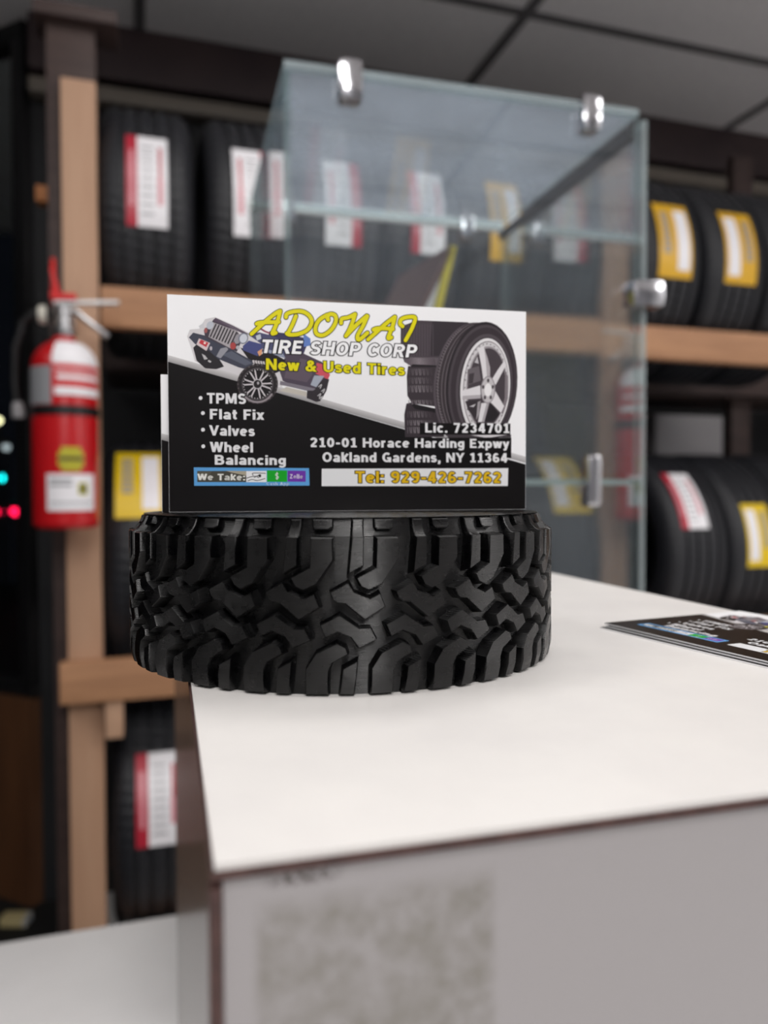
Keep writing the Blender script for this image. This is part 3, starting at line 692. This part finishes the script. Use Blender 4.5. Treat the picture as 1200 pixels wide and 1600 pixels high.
# heavy sans letters drawn from centre lines; cap height is 1
def arc(cx, cy, rx, ry, a0, a1):
    n = max(4, int(abs(a1 - a0) / 22)); return [(cx + rx * math.cos(R(a0 + (a1 - a0) * i / n)), cy + ry * math.sin(R(a0 + (a1 - a0) * i / n))) for i in range(n + 1)]
def oval(cx, cy, rx, ry): return arc(cx, cy, rx, ry, 0, 360)
ARCH = [(.1, .4), *arc(.275, .45, .175, .18, 180, 0), (.45, 0)]
UPRS = [(.1, 0), (.1, 1)]; XV = [(.1, 0), (.1, .73)]
S_ = [*arc(.32, .70, .21, .205, 28, 270), *arc(.32, .29, .22, .205, 90, -152)[1:]]
G = {
 'A': (.74, [[(.08, -.1), (.37, 1.02)], [(.66, -.1), (.37, 1.02)], [(.2, .27), (.54, .27)]]),
 'B': (.68, [UPRS, [(.1, .905), (.36, .905), *arc(.36, .71, .17, .195, 90, -90), (.1, .515)], [(.1, .515), (.38, .515), *arc(.38, .305, .2, .21, 90, -90), (.1, .095)]]),
 'C': (.68, [arc(.36, .5, .26, .405, 42, 318)]),
 'E': (.6, [UPRS, [(.1, .905), (.55, .905)], [(.1, .51), (.5, .51)], [(.1, .095), (.57, .095)]]),
 'F': (.57, [UPRS, [(.1, .905), (.55, .905)], [(.1, .49), (.49, .49)]]),
 'G': (.74, [arc(.37, .5, .27, .405, 45, 325), [(.38, .42), (.7, .42)], [(.62, .46), (.62, .0)]]),
 'H': (.72, [UPRS, [(.62, 0), (.62, 1)], [(.1, .51), (.62, .51)]]),
 'I': (.22, [UPRS]), 'L': (.55, [UPRS, [(.1, .095), (.54, .095)]]),
 'M': (.88, [UPRS, [(.78, 0), (.78, 1)], [(.12, 1.1), (.44, .08)], [(.76, 1.1), (.44, .08)]]),
 'N': (.72, [UPRS, [(.62, 0), (.62, 1)], [(.08, 1.05), (.64, -.05)]]),
 'O': (.74, [oval(.37, .5, .27, .405)]),
 'P': (.64, [UPRS, [(.1, .905), (.36, .905), *arc(.36, .67, .2, .235, 90, -90), (.1, .435)]]),
 'R': (.7, [UPRS, [(.1, .905), (.37, .905), *arc(.37, .69, .2, .215, 90, -90), (.1, .475)], [(.36, .5), (.62, -.08)]]),
 'S': (.64, [S_]), 'T': (.62, [[(0, .905), (.62, .905)], [(.31, 0), (.31, 1)]]),
 'U': (.7, [[(.1, 1), (.1, .34), *arc(.35, .34, .25, .245, 180, 360), (.6, 1)]]),
 'V': (.68, [[(.04, 1.1), (.34, 0)], [(.64, 1.1), (.34, 0)]]),
 'W': (.94, [[(.05, 1.1), (.26, -.02)], [(.47, 1.0), (.26, -.02)], [(.47, 1.0), (.68, -.02)], [(.89, 1.1), (.68, -.02)]]),
 'Y': (.68, [[(.03, 1.08), (.34, .42)], [(.65, 1.08), (.34, .42)], [(.34, 0), (.34, .46)]]),
 'Z': (.58, [[(.04, .905), (.54, .905)], [(.5, .93), (.1, .07)], [(.04, .095), (.56, .095)]]),
 'a': (.54, [[*arc(.265, .47, .17, .165, 155, 0), (.435, 0)], oval(.255, .2, .165, .125)]),
 'c': (.5, [arc(.28, .36, .19, .275, 42, 318)]),
 'd': (.57, [oval(.28, .36, .185, .275), [(.46, 0), (.46, 1)]]),
 'e': (.55, [[(.1, .375), (.46, .375)], arc(.28, .36, .19, .275, 5, 312)]),
 'g': (.57, [oval(.27, .385, .18, .25), [(.45, .73), (.45, -.02)], arc(.27, -.03, .18, .15, 0, -155)]),
 'h': (.55, [UPRS, ARCH]), 'i': (.2, [XV, [(.1, .83), (.1, 1)]]),
 'k': (.53, [UPRS, [(.1, .25), (.5, .85)], [(.22, .45), (.5, -.1)]]), 'l': (.2, [UPRS]),
 'n': (.55, [XV, ARCH]), 'o': (.56, [oval(.28, .36, .19, .275)]),
 'p': (.57, [[(.1, -.26), (.1, .73)], oval(.29, .36, .185, .275)]),
 'r': (.4, [XV, [(.1, .4), *arc(.29, .45, .19, .185, 180, 75)]]),
 's': (.48, [[*arc(.24, .51, .15, .13, 25, 270), *arc(.24, .235, .16, .145, 90, -152)[1:]]]),
 't': (.36, [[(.16, .93), (.16, .21), *arc(.27, .21, .11, .115, 180, 280)], [(.01, .64), (.34, .64)]]),
 'u': (.55, [[(.1, .73), (.1, .3), *arc(.27, .28, .17, .185, 180, 360), (.44, .73)], [(.44, 0), (.44, .73)]]),
 'v': (.5, [[(.03, .82), (.25, -.02)], [(.47, .82), (.25, -.02)]]),
 'w': (.74, [[(.04, .82), (.21, -.02)], [(.37, .75), (.21, -.02)], [(.37, .75), (.53, -.02)], [(.7, .82), (.53, -.02)]]),
 'x': (.52, [[(.04, .8), (.48, -.08)], [(.48, .8), (.04, -.08)]]),
 'y': (.52, [[(.04, .82), (.27, .04)], [(.48, .82), (.22, -.16), (.05, -.17)]]),
 '0': (.58, [oval(.29, .5, .19, .405)]),
 '1': (.54, [[(.3, 0), (.3, 1)], [(.3, .93), (.08, .77)], [(.06, .085), (.52, .085)]]),
 '2': (.58, [[*arc(.28, .69, .185, .215, 165, -25), (.11, .12)], [(.06, .095), (.51, .095)]]),
 '3': (.58, [arc(.27, .71, .17, .195, 160, -85), arc(.27, .3, .19, .205, 85, -160)]),
 '4': (.6, [[(.4, 0), (.4, 1)], [(.37, .98), (.09, .3)], [(.02, .27), (.58, .27)]]),
 '6': (.58, [oval(.29, .3, .19, .205), [(.1, .32), *arc(.29, .5, .19, .405, 180, 48)]]),
 '7': (.56, [[(.03, .905), (.53, .905)], [(.46, .92), (.2, -.05)]]),
 '9': (.58, [oval(.29, .7, .19, .205), [(.48, .68), *arc(.29, .5, .19, .405, 0, -132)]]),
 '-': (.38, [[(.03, .4), (.35, .4)]]), '.': (.24, [[(.12, 0), (.12, .2)]]),
 ',': (.24, [[(.12, 0), (.12, .2)], [(.14, .04), (.08, -.18)]]), ':': (.24, [[(.12, 0), (.12, .2)], [(.12, .5), (.12, .7)]]),
 '&': (.76, [[(.7, -.06), (.22, .66)], arc(.34, .765, .14, .14, 225, -45), [(.44, .67), (.16, .42)], arc(.28, .265, .195, .175, 130, 330), [(.44, .18), (.66, .5)]]),
 '$': (.64, [S_, [(.32, -.14), (.32, 1.14)]]), ' ': (.26, []),
}
LOWX = set('vwx')
def clipy(pts, lo, hi):
    for sgn, lim in ((1, lo), (-1, -hi)):
        out = []
        for i in range(len(pts)):
            p, q_ = pts[i - 1], pts[i]; a_, b_ = sgn * p[1] - lim, sgn * q_[1] - lim
            if (a_ >= 0) != (b_ >= 0):
                t = a_ / (a_ - b_); out.append((p[0] + (q_[0] - p[0]) * t, p[1] + (q_[1] - p[1]) * t))
            if b_ >= 0: out.append(q_)
        pts = out
        if not pts: return []
    return pts
def glyphs(txt, wd, grow, track, shear):
    """polygons of a line of text, in cap heights"""
    out = []; x = 0.
    for ch in txt:
        adv, strokes = G[ch]
        lo = -.36 if ch in 'gpy,$' else 0.; hi = .73 if ch in LOWX else (1.14 if ch == '$' else 1.)
        if ch == 'y': hi = .73
        hw = wd / 2 + grow
        for st in strokes:
            P_ = [Vector(p) for p in st]
            closed = (P_[0] - P_[-1]).length < 1e-5
            if grow and not closed:
                P_[0] = P_[0] + (P_[0] - P_[1]).normalized() * grow; P_[-1] = P_[-1] + (P_[-1] - P_[-2]).normalized() * grow
            for i in range(len(P_) - 1):
                t = (P_[i + 1] - P_[i]).normalized(); n_ = Vector((-t.y, t.x)) * hw
                pg = clipy([tuple(v) for v in (P_[i] + n_, P_[i] - n_, P_[i + 1] - n_, P_[i + 1] + n_)], lo - grow, hi + grow)
                if len(pg) > 2: out.append([(px + x, py) for px, py in pg])
                if i or closed:
                    pg = clipy([(P_[i].x + hw * math.cos(q_ * PI / 6), P_[i].y + hw * math.sin(q_ * PI / 6)) for q_ in range(12)], lo - grow, hi + grow)
                    if len(pg) > 2: out.append([(px + x, py) for px, py in pg])
        x += adv + track
    return [[(px + shear * py, py) for px, py in pg] for pg in out], x - track
def text(pr, txt, p0, p1, cap, rgb, layer, outline=None, wd=.2, shear=0., track=.10, oh=.06):
    a, c = Vector(C(*p0)), Vector(C(*p1)); chh = (Vector(C(p0[0], p0[1] - cap)) - a).length
    ux = (c - a).normalized(); uy = Vector((-ux.y, ux.x))
    def put(grow, rgb, ly):
        pgs, tot = glyphs(txt, wd, grow, track, shear); sx = (c - a).length / tot
        for pg in pgs:
            vs = [a + ux * (px * sx) + uy * (py * chh) for px, py in pg]
            pr.mb.add([(v.x, -ly * STEP - 1e-5, v.y) for v in vs], [tuple(range(len(vs)))], pr.mi(rgb))
    if outline is not None: put(oh, outline, layer - .5)
    put(0., rgb, layer)
def c1(*pts): return [(250 + x / 2, 440 + y / 2) for x, y in pts]
def cj(*pts): return [(290 + x / 7.5, 490 + y / 7.5) for x, y in pts]
def cr(*pts): return [(400 + x / 8.571, 510 + y / 8.571) for x, y in pts]
def cw(*pts): return [(620 + x / 5.714, 490 + y / 5.714) for x, y in pts]
def ca(*pts): return [(390 + x / 4.444, 475 + y / 4.444) for x, y in pts]
def cs(*pts): return [(300 + x / 6, 725 + y / 6) for x, y in pts]
WHT, BLK, YEL, GOLD = (240, 240, 241), (13, 10, 11), (226, 216, 12), (224, 182, 28)

card = empty('business_card', A1, cang)
q = MB(); q.box((CWD / 2, CTH / 2 + .00001, CHT / 2), (CWD, CTH, CHT)); q.build('card_stock', mat('card_white', (246, 246, 248), .35), card, smooth=False)
# background: black lower field, grey diagonal band
P = Print()
P.tri([(0, 0), (CWD, 0), C(*c1((1156, 572))[0]), C(*c1((30, 245))[0])], BLK, 1)
for i in range(5):
    g0 = 226 + i * 4; gr = 202 - i * 10
    P.poly(c1((27, g0), (1156, g0 + 322), (1156, g0 + 326), (27, g0 + 4.3)), (gr, gr - 2, gr - 1), 1.5)
P.poly([(659, 660.5), (800.5, 662), (800.8, 679.5), (659, 678.5)], BLK, 9)
P.poly(c1((760, 487), (1105, 488), (1106, 552), (760, 540)), BLK, 9)
P.build('background_print', card, 'black lower field with a grey diagonal band')
# off-road car picture
P = Print(); ly = 2
P.poly(cj((40, 260), (70, 180), (180, 170), (250, 60), (370, 35), (560, 120), (780, 230), (900, 260), (1180, 560), (1150, 850), (700, 720), (560, 690), (300, 620), (130, 545), (90, 400)), (214, 211, 214), ly - .6)
P.poly(cj((110, 390), (170, 330), (400, 500), (470, 610), (380, 640), (250, 630), (150, 540)), (44, 42, 46), ly)
P.poly(cj((210, 460), (250, 480), (280, 520), (240, 530)), (190, 188, 190), ly + .5)
P.poly(cj((290, 530), (325, 550), (310, 565), (280, 550)), (190, 188, 190), ly + .5)
P.poly(cr((200, 60), (420, 90), (660, 150), (700, 250), (640, 400), (300, 330), (150, 260)), (62, 58, 92), ly)
P.poly(cr((650, 90), (745, 160), (750, 250), (660, 270)), (100, 130, 196), ly + .3)
P.poly(cr((300, 300), (640, 350), (900, 470), (1010, 640), (960, 700), (800, 840), (720, 860), (380, 720), (340, 600), (400, 420)), (80, 70, 84), ly + .6)
P.poly(cr((610, 420), (800, 470), (770, 650), (700, 740), (400, 680), (420, 590), (560, 600)), (98, 86, 98), ly + .8)
P.poly(cr((830, 480), (910, 500), (1010, 640), (985, 705), (820, 625)), (206, 84, 96), ly + 1)
P.poly(cr((700, 950), (705, 845), (800, 830), (930, 690), (1000, 700), (965, 850), (890, 990), (830, 1003)), (52, 47, 52), ly + 1.2)
P.poly(cr((800, 650), (935, 655), (830, 805), (750, 775)), (166, 172, 186), ly + 1.6)
for a_ in ((860, 800), (900, 860), (850, 920), (870, 960)):
    P.stroke(cr(a_, (a_[0] + 40, a_[1] - 30), (a_[0] + 20, a_[1] + 20)), 1.4, (190, 188, 190), ly + 1.6, 4)
P.poly(cr((345, 720), (820, 825), (790, 850), (690, 850), (440, 790), (340, 770)), (126, 120, 130), ly + 1.6)
P.poly(cr((430, 800), (700, 865), (700, 930), (330, 850)), (196, 190, 180), ly + 1.4)
P.poly(cj((660, 390), (900, 470), (1010, 440), (1190, 540), (1140, 660), (1050, 700), (780, 560)), (34, 30, 33), ly + 1.6)
P.poly(cj((60, 270), (110, 215), (250, 250), (400, 340), (560, 410), (830, 560), (745, 648), (640, 620), (400, 520), (300, 430), (130, 345)), (66, 68, 82), ly + 1.8)
P.poly(cj((440, 470), (560, 430), (800, 570), (720, 600)), (92, 96, 110), ly + 2)
P.poly(cj((430, 400), (500, 385), (520, 410), (430, 515), (380, 492)), (150, 150, 158), ly + 2.2)
P.poly(cj((235, 190), (345, 75), (625, 200), (680, 300), (620, 440), (420, 350), (250, 270)), (70, 62, 72), ly + 2.2)
P.poly(cj((340, 95), (630, 205), (545, 400), (290, 265)), (168, 162, 166), ly + 2.6)
for i in range(8):
    x0 = 372 + i * 34; y0 = 112 + i * 13.5
    P.poly(cj((x0, y0), (x0 + 15, y0 + 6), (x0 - 55, y0 + 158), (x0 - 70, y0 + 150)), (40, 37, 42), ly + 3)
P.poly(cj((335, 78), (372, 45), (580, 140), (770, 240), (700, 232), (600, 185)), (84, 70, 86), ly + 3)
P.poly(cj((370, 60), (560, 145), (700, 215), (600, 175)), (120, 112, 124), ly + 3.2)
P.ell(cj((308, 132))[0], 5.2, 6.4, (186, 190, 200), ly + 3.2, 30); P.ell(cj((630, 290))[0], 5, 8, (150, 146, 152), ly + 2.9, 20)
P.ell(cj((695, 285))[0], 7.6, 8.8, (120, 124, 138), ly + 3.2, 20); P.ell(cj((697, 285))[0], 5.8, 7, (206, 210, 220), ly + 3.4, 20)
P.ell(cj((575, 372))[0], 4.5, 5.5, (170, 70, 70), ly + 3.2); P.ell(cj((258, 190))[0], 2.5, 4, (160, 90, 90), ly + 3.4); P.ell(cj((632, 390))[0], 3, 3, (180, 178, 184), ly + 3.2)
P.poly(cj((178, 282), (308, 336), (265, 428), (148, 352)), (214, 196, 198), ly + 3.2)
P.poly(cj((200, 296), (288, 334), (262, 384), (178, 336)), (196, 60, 70), ly + 3.4)
P.poly(cj((240, 320), (262, 330), (252, 352), (230, 342)), (240, 220, 214), ly + 3.6)
P.ell(cj((318, 398))[0], 2, 3.2, (186, 180, 186), ly + 3.2); P.poly(cj((175, 140), (235, 100), (240, 165), (190, 165)), (206, 206, 210), ly + .6)
P.poly(cj((760, 310), (905, 350), (905, 430), (860, 490), (690, 420), (690, 372)), (72, 78, 128), ly + 2.2)
P.poly(cj((860, 440), (915, 405), (910, 470), (880, 492)), (220, 160, 120), ly + 2.5)
P.poly(cj((760, 245), (880, 215), (1050, 260), (1180, 330), (1180, 500), (905, 440), (905, 350)), (78, 80, 112), ly + 2)
P.poly(cj((905, 400), (1150, 450), (1190, 520), (1000, 455)), (150, 158, 178), ly + 2.4)
P.stroke(cj((900, 175), (960, 210), (1040, 235)), 2.6, (150, 70, 90), ly + 2.4, 4)
P.poly(cj((840, 255), (895, 235), (905, 290), (855, 310)), (196, 202, 210), ly + 2.4)
wc = cj((862, 815))[0]
P.ell(wc, 32, 31, (54, 48, 50), ly + 2.8); P.ell(wc, 29.5, 28.5, (40, 36, 38), ly + 3)
for i in range(28):
    t = 2 * PI * i / 28; P.ell((wc[0] + 30.5 * math.cos(t), wc[1] + 29.5 * math.sin(t)), 1.4, 1.4, (84, 78, 80), ly + 3.1, n=8)
P.ell(wc, 24.5, 25, (92, 86, 90), ly + 3.2); P.ell(wc, 23.2, 23.6, (26, 23, 25), ly + 3.4)
P.stroke([(wc[0] + 27 * math.cos(t), wc[1] + 28 * math.sin(t)) for t in [R(35 + 14 * i) for i in range(8)]], 3, (150, 142, 146), ly + 3.4, 4)
for i in range(32):
    t = 2 * PI * i / 32; P.ell((wc[0] + 22 * math.cos(t), wc[1] + 22.4 * math.sin(t)), .8, .8, (200, 196, 198), ly + 3.6, n=8)
for i in range(6):
    for dd in (-11, 11):
        t = R(i * 60 + dd + 8)
        P.stroke([(wc[0] + 6 * math.cos(t), wc[1] + 6 * math.sin(t)), (wc[0] + 20.5 * math.cos(t), wc[1] + 21 * math.sin(t))], 2.2, (206, 200, 204), ly + 3.8, 2)
P.ell(wc, 7.6, 7.6, (190, 186, 190), ly + 4.2); P.ell(wc, 6.2, 6.4, (40, 36, 38), ly + 4.4); P.ell((wc[0] + .8, wc[1] - 1.5), 1.8, 2.4, (170, 166, 170), ly + 4.6)
for i in range(5):
    x0 = 800 + i * 30; P.poly(cj((x0, 540 + 3 * i), (x0 + 22, 535 + 4 * i), (x0 + 30, 578 + 3 * i), (x0 + 8, 570 + 3 * i)), (206, 200, 202), ly + 3.8)
P.build('car_picture', card, 'printed picture of a dark off-road car climbing the diagonal band')
# tyre stack and wheel picture
P = Print()
P.poly(cw((185, 65), (640, 85), (640, 400), (400, 470), (140, 470), (75, 430), (42, 320), (40, 120)), (72, 64, 70), 2)
P.poly(cw((320, 75), (640, 85), (500, 380), (300, 380)), (54, 48, 53), 2.4)
P.poly(cw((70, 385), (380, 395), (370, 465), (140, 468), (80, 432)), (96, 88, 94), 2.4)
for i in range(18):
    x0 = 100 + i * 14; P.poly(cw((x0, 392 + i * .5), (x0 + 5, 392 + i * .5), (x0 + 16, 458), (x0 + 10, 458)), (170 - abs(i - 7) * 10, 160 - abs(i - 7) * 10, 166 - abs(i - 7) * 10), 2.7)
for i in range(12):
    x0 = 60 + i * 24; P.poly(cw((x0, 100), (x0 + 5, 100), (x0 + 9, 380), (x0 + 4, 380)), (86, 78, 84), 2.5)
P.poly(cw((110, 468), (380, 472), (380, 830), (150, 800), (108, 730), (100, 560)), (60, 53, 58), 2.4)
P.poly(cw((150, 452), (400, 465), (400, 478), (130, 476)), (34, 30, 33), 2.8)
P.poly(cw((100, 800), (150, 790), (380, 880), (440, 1000), (440, 1100), (92, 1100), (82, 900)), (58, 51, 56), 2.4)
P.poly(cw((130, 795), (380, 850), (390, 890), (180, 850)), (30, 27, 30), 2.8)
for yb, hgt in ((490, 60), (570, 55), (640, 60), (770, 40), (870, 55), (950, 45), (1010, 55)):
    for i in range(14):
        x0 = 118 + i * 17 + (10 if yb > 800 else 0) - (18 if yb > 860 else 0); sh = 6 if i % 2 else -2
        lum = 128 - abs(i - 5) * 9 + (24 if yb in (640, 770, 950, 1010) else 0)
        P.poly(cw((x0, yb), (x0 + 6, yb), (x0 + 11 + sh, yb + hgt), (x0 + 5 + sh, yb + hgt)), (lum, lum - 8, lum - 3), 2.9)
P.ell(cw((668, 640))[0], 57.5, 97, (84, 76, 82), 3.2, 3)
P.ell(cw((690, 640))[0], 57.5, 97, (60, 53, 58), 3.4, 3)
for i, (dx, lum) in enumerate(((30, 104), (38, 60), (62, 98), (70, 58), (90, 94), (98, 66))):
    P.ell(cw((668 + dx, 642))[0], 57 - i * .25, 96.5 - i * .4, (lum, lum - 7, lum - 3), 3.5 + i * .12, 3)
for i in range(46):
    t = R(112 + i * 3.0); cx_, cy__ = cw((690, 640))[0]
    px_, py_ = cx_ - 1 + 55.6 * math.cos(t) * 1.0, cy__ + 94 * math.sin(t) * -1 * -1 * (-1)
    P.stroke([(px_, py_), (px_ + 3.0, py_ + 1.8)], .9, (124, 116, 121), 4.3, 2)
P.ell(cw((768, 640))[0], 55.5, 98, (44, 39, 43), 4.4, 3)
P.ell(cw((774, 642))[0], 53, 94, (74, 67, 72), 4.55, 3); P.ell(cw((780, 645))[0], 50, 90, (58, 51, 56), 4.7, 3); P.ell(cw((790, 655))[0], 44, 82, (82, 75, 80), 4.85, 3)
P.ell(cw((797, 662))[0], 40.5, 78, (50, 45, 49), 5.0, 2)
rc = cw((800, 662))[0]
P.ell(rc, 38.8, 76.5, (226, 224, 226), 5.2, 2); P.ell((rc[0] + 1, rc[1]), 35.5, 72, (120, 113, 118), 5.4, 2); P.ell((rc[0] + 1.3, rc[1]), 34.7, 70.6, (206, 203, 206), 5.55, 2)
for i in range(36):
    t = 2 * PI * i / 36; P.ell((rc[0] + 1.3 + 33 * math.cos(t), rc[1] + 67.6 * math.sin(t)), .8, 1.2, (70, 64, 68), 5.7, n=8)
P.ell((rc[0] + 2, rc[1]), 31.3, 64, (150, 144, 148), 5.8, 2); P.ell((rc[0] + 2.5, rc[1] + .5), 29.8, 61.5, (72, 65, 70), 6.0, 2)
P.poly(cw((960, 500), (1000, 560), (1005, 760), (960, 900), (940, 880), (975, 760), (975, 560)), (126, 118, 123), 6.2)
P.poly(cw((640, 500), (740, 470), (760, 600), (640, 640)), (104, 97, 102), 6.2); P.poly(cw((655, 540), (700, 530), (690, 620), (650, 630)), (66, 60, 64), 6.4)
P.poly(cw((700, 440), (725, 385), (738, 450)), (190, 186, 190), 6.2); P.poly(cw((625, 780), (750, 775), (720, 940), (650, 860)), (56, 50, 54), 6.2)
P.poly(cw((660, 830), (720, 805), (700, 835)), (196, 192, 195), 6.4); P.poly(cw((735, 790), (760, 780), (750, 900), (725, 950)), (160, 154, 158), 6.4)
P.poly(cw((850, 800), (930, 900), (880, 965), (800, 965)), (40, 36, 39), 6.2)
for sp_ in (((728, 312), (780, 298), (815, 400), (838, 480), (842, 580), (782, 596), (762, 470)), ((962, 428), (982, 462), (892, 640), (858, 590), (905, 510)),
            ((596, 688), (755, 642), (762, 757), (598, 768)), ((768, 800), (838, 795), (797, 968), (742, 968)), ((888, 690), (972, 828), (945, 888), (848, 790))):
    P.poly(cw(*sp_), (222, 219, 222), 6.7)
P.poly(cw((782, 300), (835, 470), (842, 580), (815, 588), (800, 420)), (176, 170, 174), 6.9); P.poly(cw((600, 735), (760, 725), (762, 757), (598, 768)), (178, 173, 177), 6.9); P.poly(cw((815, 800), (838, 795), (797, 968), (775, 968)), (170, 165, 169), 6.9)
hc_ = cw((825, 682))[0]
P.ell(hc_, 11.4, 21.5, (150, 144, 149), 7.1); P.ell(hc_, 9.8, 19.5, (196, 192, 195), 7.25)
for i in range(5):
    t = R(-90 + 72 * i); P.ell((hc_[0] + 7.8 * math.cos(t), hc_[1] + 14.5 * math.sin(t)), 2, 3.2, (82, 76, 80), 7.4, n=12)
P.ell(hc_, 5.6, 10, (236, 234, 236), 7.55)
P.poly(cw((480, 1080), (1040, 1082), (1040, 1106), (480, 1106)), (66, 60, 64), 7.4); P.poly(cw((680, 1084), (1000, 1084), (860, 1106), (800, 1106)), (214, 211, 214), 7.6)
P.build('wheel_picture', card, 'printed picture of stacked tyres and an alloy wheel')
# payment strip
P = Print()
P.poly(c1((110, 577), (472, 581), (474, 636), (111, 635)), (96, 164, 222), 2)
P.poly(cs((62, 55), (525, 58), (525, 162), (62, 160)), (74, 72, 64), 2.5); P.poly(cs((330, 55), (525, 58), (525, 100), (400, 75)), (176, 168, 148), 2.8); P.poly(cs((70, 60), (200, 60), (160, 120), (62, 140)), (92, 90, 78), 2.8)
P.poly(cs((525, 58), (716, 58), (716, 164), (525, 162)), (238, 238, 240), 2.6)
P.poly(cs((720, 52), (910, 54), (910, 162), (720, 160)), (26, 168, 44), 2.6); P.poly(cs((914, 56), (1085, 58), (1085, 162), (914, 160)), (112, 56, 170), 2.6)
for st in (((590, 100), (590, 78), (705, 80)), ((530, 125), (570, 112), (620, 108), (640, 122)), ((540, 150), (580, 138), (630, 148), (700, 130)), ((600, 120), (640, 100), (660, 112))):
    P.stroke(cs(*st), 1.1, (40, 38, 40), 3.2, 4)
P.ell(cs((652, 103))[0], 2.2, 2.6, (40, 38, 40), 3.4, n=12)
text(P, 'We Take:', cs((66, 142))[0], cs((515, 146))[0], 10.2, (242, 242, 236), 3.6)
text(P, '$', cs((795, 134))[0], cs((834, 135))[0], 9.5, (246, 250, 246), 3.4, wd=.16)
text(P, 'Zelle', cs((934, 131))[0], cs((1058, 133))[0], 7.2, (240, 236, 246), 3.4, wd=.14)
text(P, 'Cash App', cs((714, 192))[0], cs((930, 193))[0], 4.6, (226, 236, 246), 3.4, wd=.14)
P.build('payment_strip', card, 'light blue strip of payment signs')
# lettering
P = Print()
for st in (((25, 205), (75, 160), (130, 112), (190, 66), (222, 50)), ((222, 50), (206, 110), (185, 165), (168, 203), (192, 198)), ((60, 136), (85, 128), (150, 126), (212, 124)),
           ((330, 85), (305, 145), (275, 202)), ((262, 92), (268, 70), (310, 55), (370, 53), (420, 80), (440, 125), (412, 178), (350, 207), (290, 212), (268, 203)),
           ((545, 78), (492, 112), (466, 162), (474, 206), (520, 216), (575, 178), (606, 122), (600, 82), (566, 72), (548, 92), (552, 112)),
           ((642, 134), (648, 105), (690, 96), (738, 74)), ((738, 74), (722, 125), (700, 180), (676, 222)), ((676, 222), (745, 150), (818, 86)), ((822, 88), (795, 150), (757, 220), (768, 248), (824, 202)),
           ((830, 247), (885, 198), (950, 140), (1012, 94)), ((1012, 94), (996, 160), (968, 236), (990, 234)), ((866, 180), (890, 172), (945, 172), (1000, 176)),
           ((1066, 158), (1048, 138), (1060, 108), (1110, 94), (1152, 102), (1134, 165), (1104, 225), (1088, 254))):
    P.stroke(ca(*st), 8.2, BLK, 9.2); P.stroke(ca(*st), 6.0, YEL, 9.8)
text(P, 'TIRE SHOP CORP', (409, 550.5), (650.5, 559), 21, (246, 246, 248), 9.8, BLK, shear=.16)
text(P, 'New & Used Tires', (418, 576.5), (634, 586.5), 17.5, YEL, 9.8, BLK)
wt = (232, 232, 234)
for tx, p0, p1, cp, bl in (('TPMS', (152, 377), (274, 379.5), 33, (132, 360)), ('Flat Fix', (161, 426), (330, 429), 32, (139, 407)), ('Valves', (160, 477), (301, 480), 32, (139, 459)),
                           ('Wheel', (162, 529), (296, 531), 32, (140, 511)), ('Balancing', (176, 569), (400, 571), 31, None),
                           ('Lic. 7234701', (835, 471), (1099, 474), 31, None), ('210-01 Horace Harding Expwy', (475, 515), (1098, 521), 30, None), ('Oakland Gardens, NY 11364', (514, 562), (1095, 566), 31, None)):
    text(P, tx, c1(p0)[0], c1(p1)[0], cp / 2, wt, 9.8)
    if bl: P.ell(c1(bl)[0], 3.0, 3.0, wt, 9.8, n=18)
P.poly(c1((512, 583), (1097, 584), (1097, 640), (512, 638)), (232, 233, 235), 8)
text(P, 'Tel: 929-426-7262', c1((618, 628))[0], c1((1076, 631))[0], 18.5, GOLD, 9.8, BLK)
P.build('lettering', card)
tag(card, 'upright business card standing in front, on top of the tyre shaped holder', 'business card', 'business cards')
def card_copy(label):
    c = copy_thing(card); tag(c, label); return c
c2 = card_copy('business card half sunk in the holder slot, peeking out behind the front card')
c2.location = A2; c2.location.z = EYE + .0282 - CHT
card.location.z = EYE - .0047
# cards lying on the stand
tx = Vector((.4, -.917)); 
bl_ = c2w(.0604, .2100)
tdir = c2w(.0604 + .4 * .1, .21 - .917 * .1) - bl_; la = math.atan2(tdir.y, tdir.x)
zt = TZ + .00002
for i, (dx, dy, da, lb) in enumerate(((.0006, -.0020, .9, 'lowest of the business cards lying flat at the right of the stand'),
                                      (.0016, -.0009, .5, 'middle one of the business cards lying flat at the right of the stand'),
                                      (0, 0, 0, 'top business card of the small stack lying flat at the right of the stand'))):
    c = card_copy(lb)
    ux = Vector((math.cos(la), math.sin(la), 0)); uy = Vector((-math.sin(la), math.cos(la), 0))
    c.location = bl_ + ux * dx + uy * dy; c.location.z = zt + CTH + .00001 + i * (CTH + .00012)
    c.rotation_euler = (-PI / 2, 0, la + R(da))
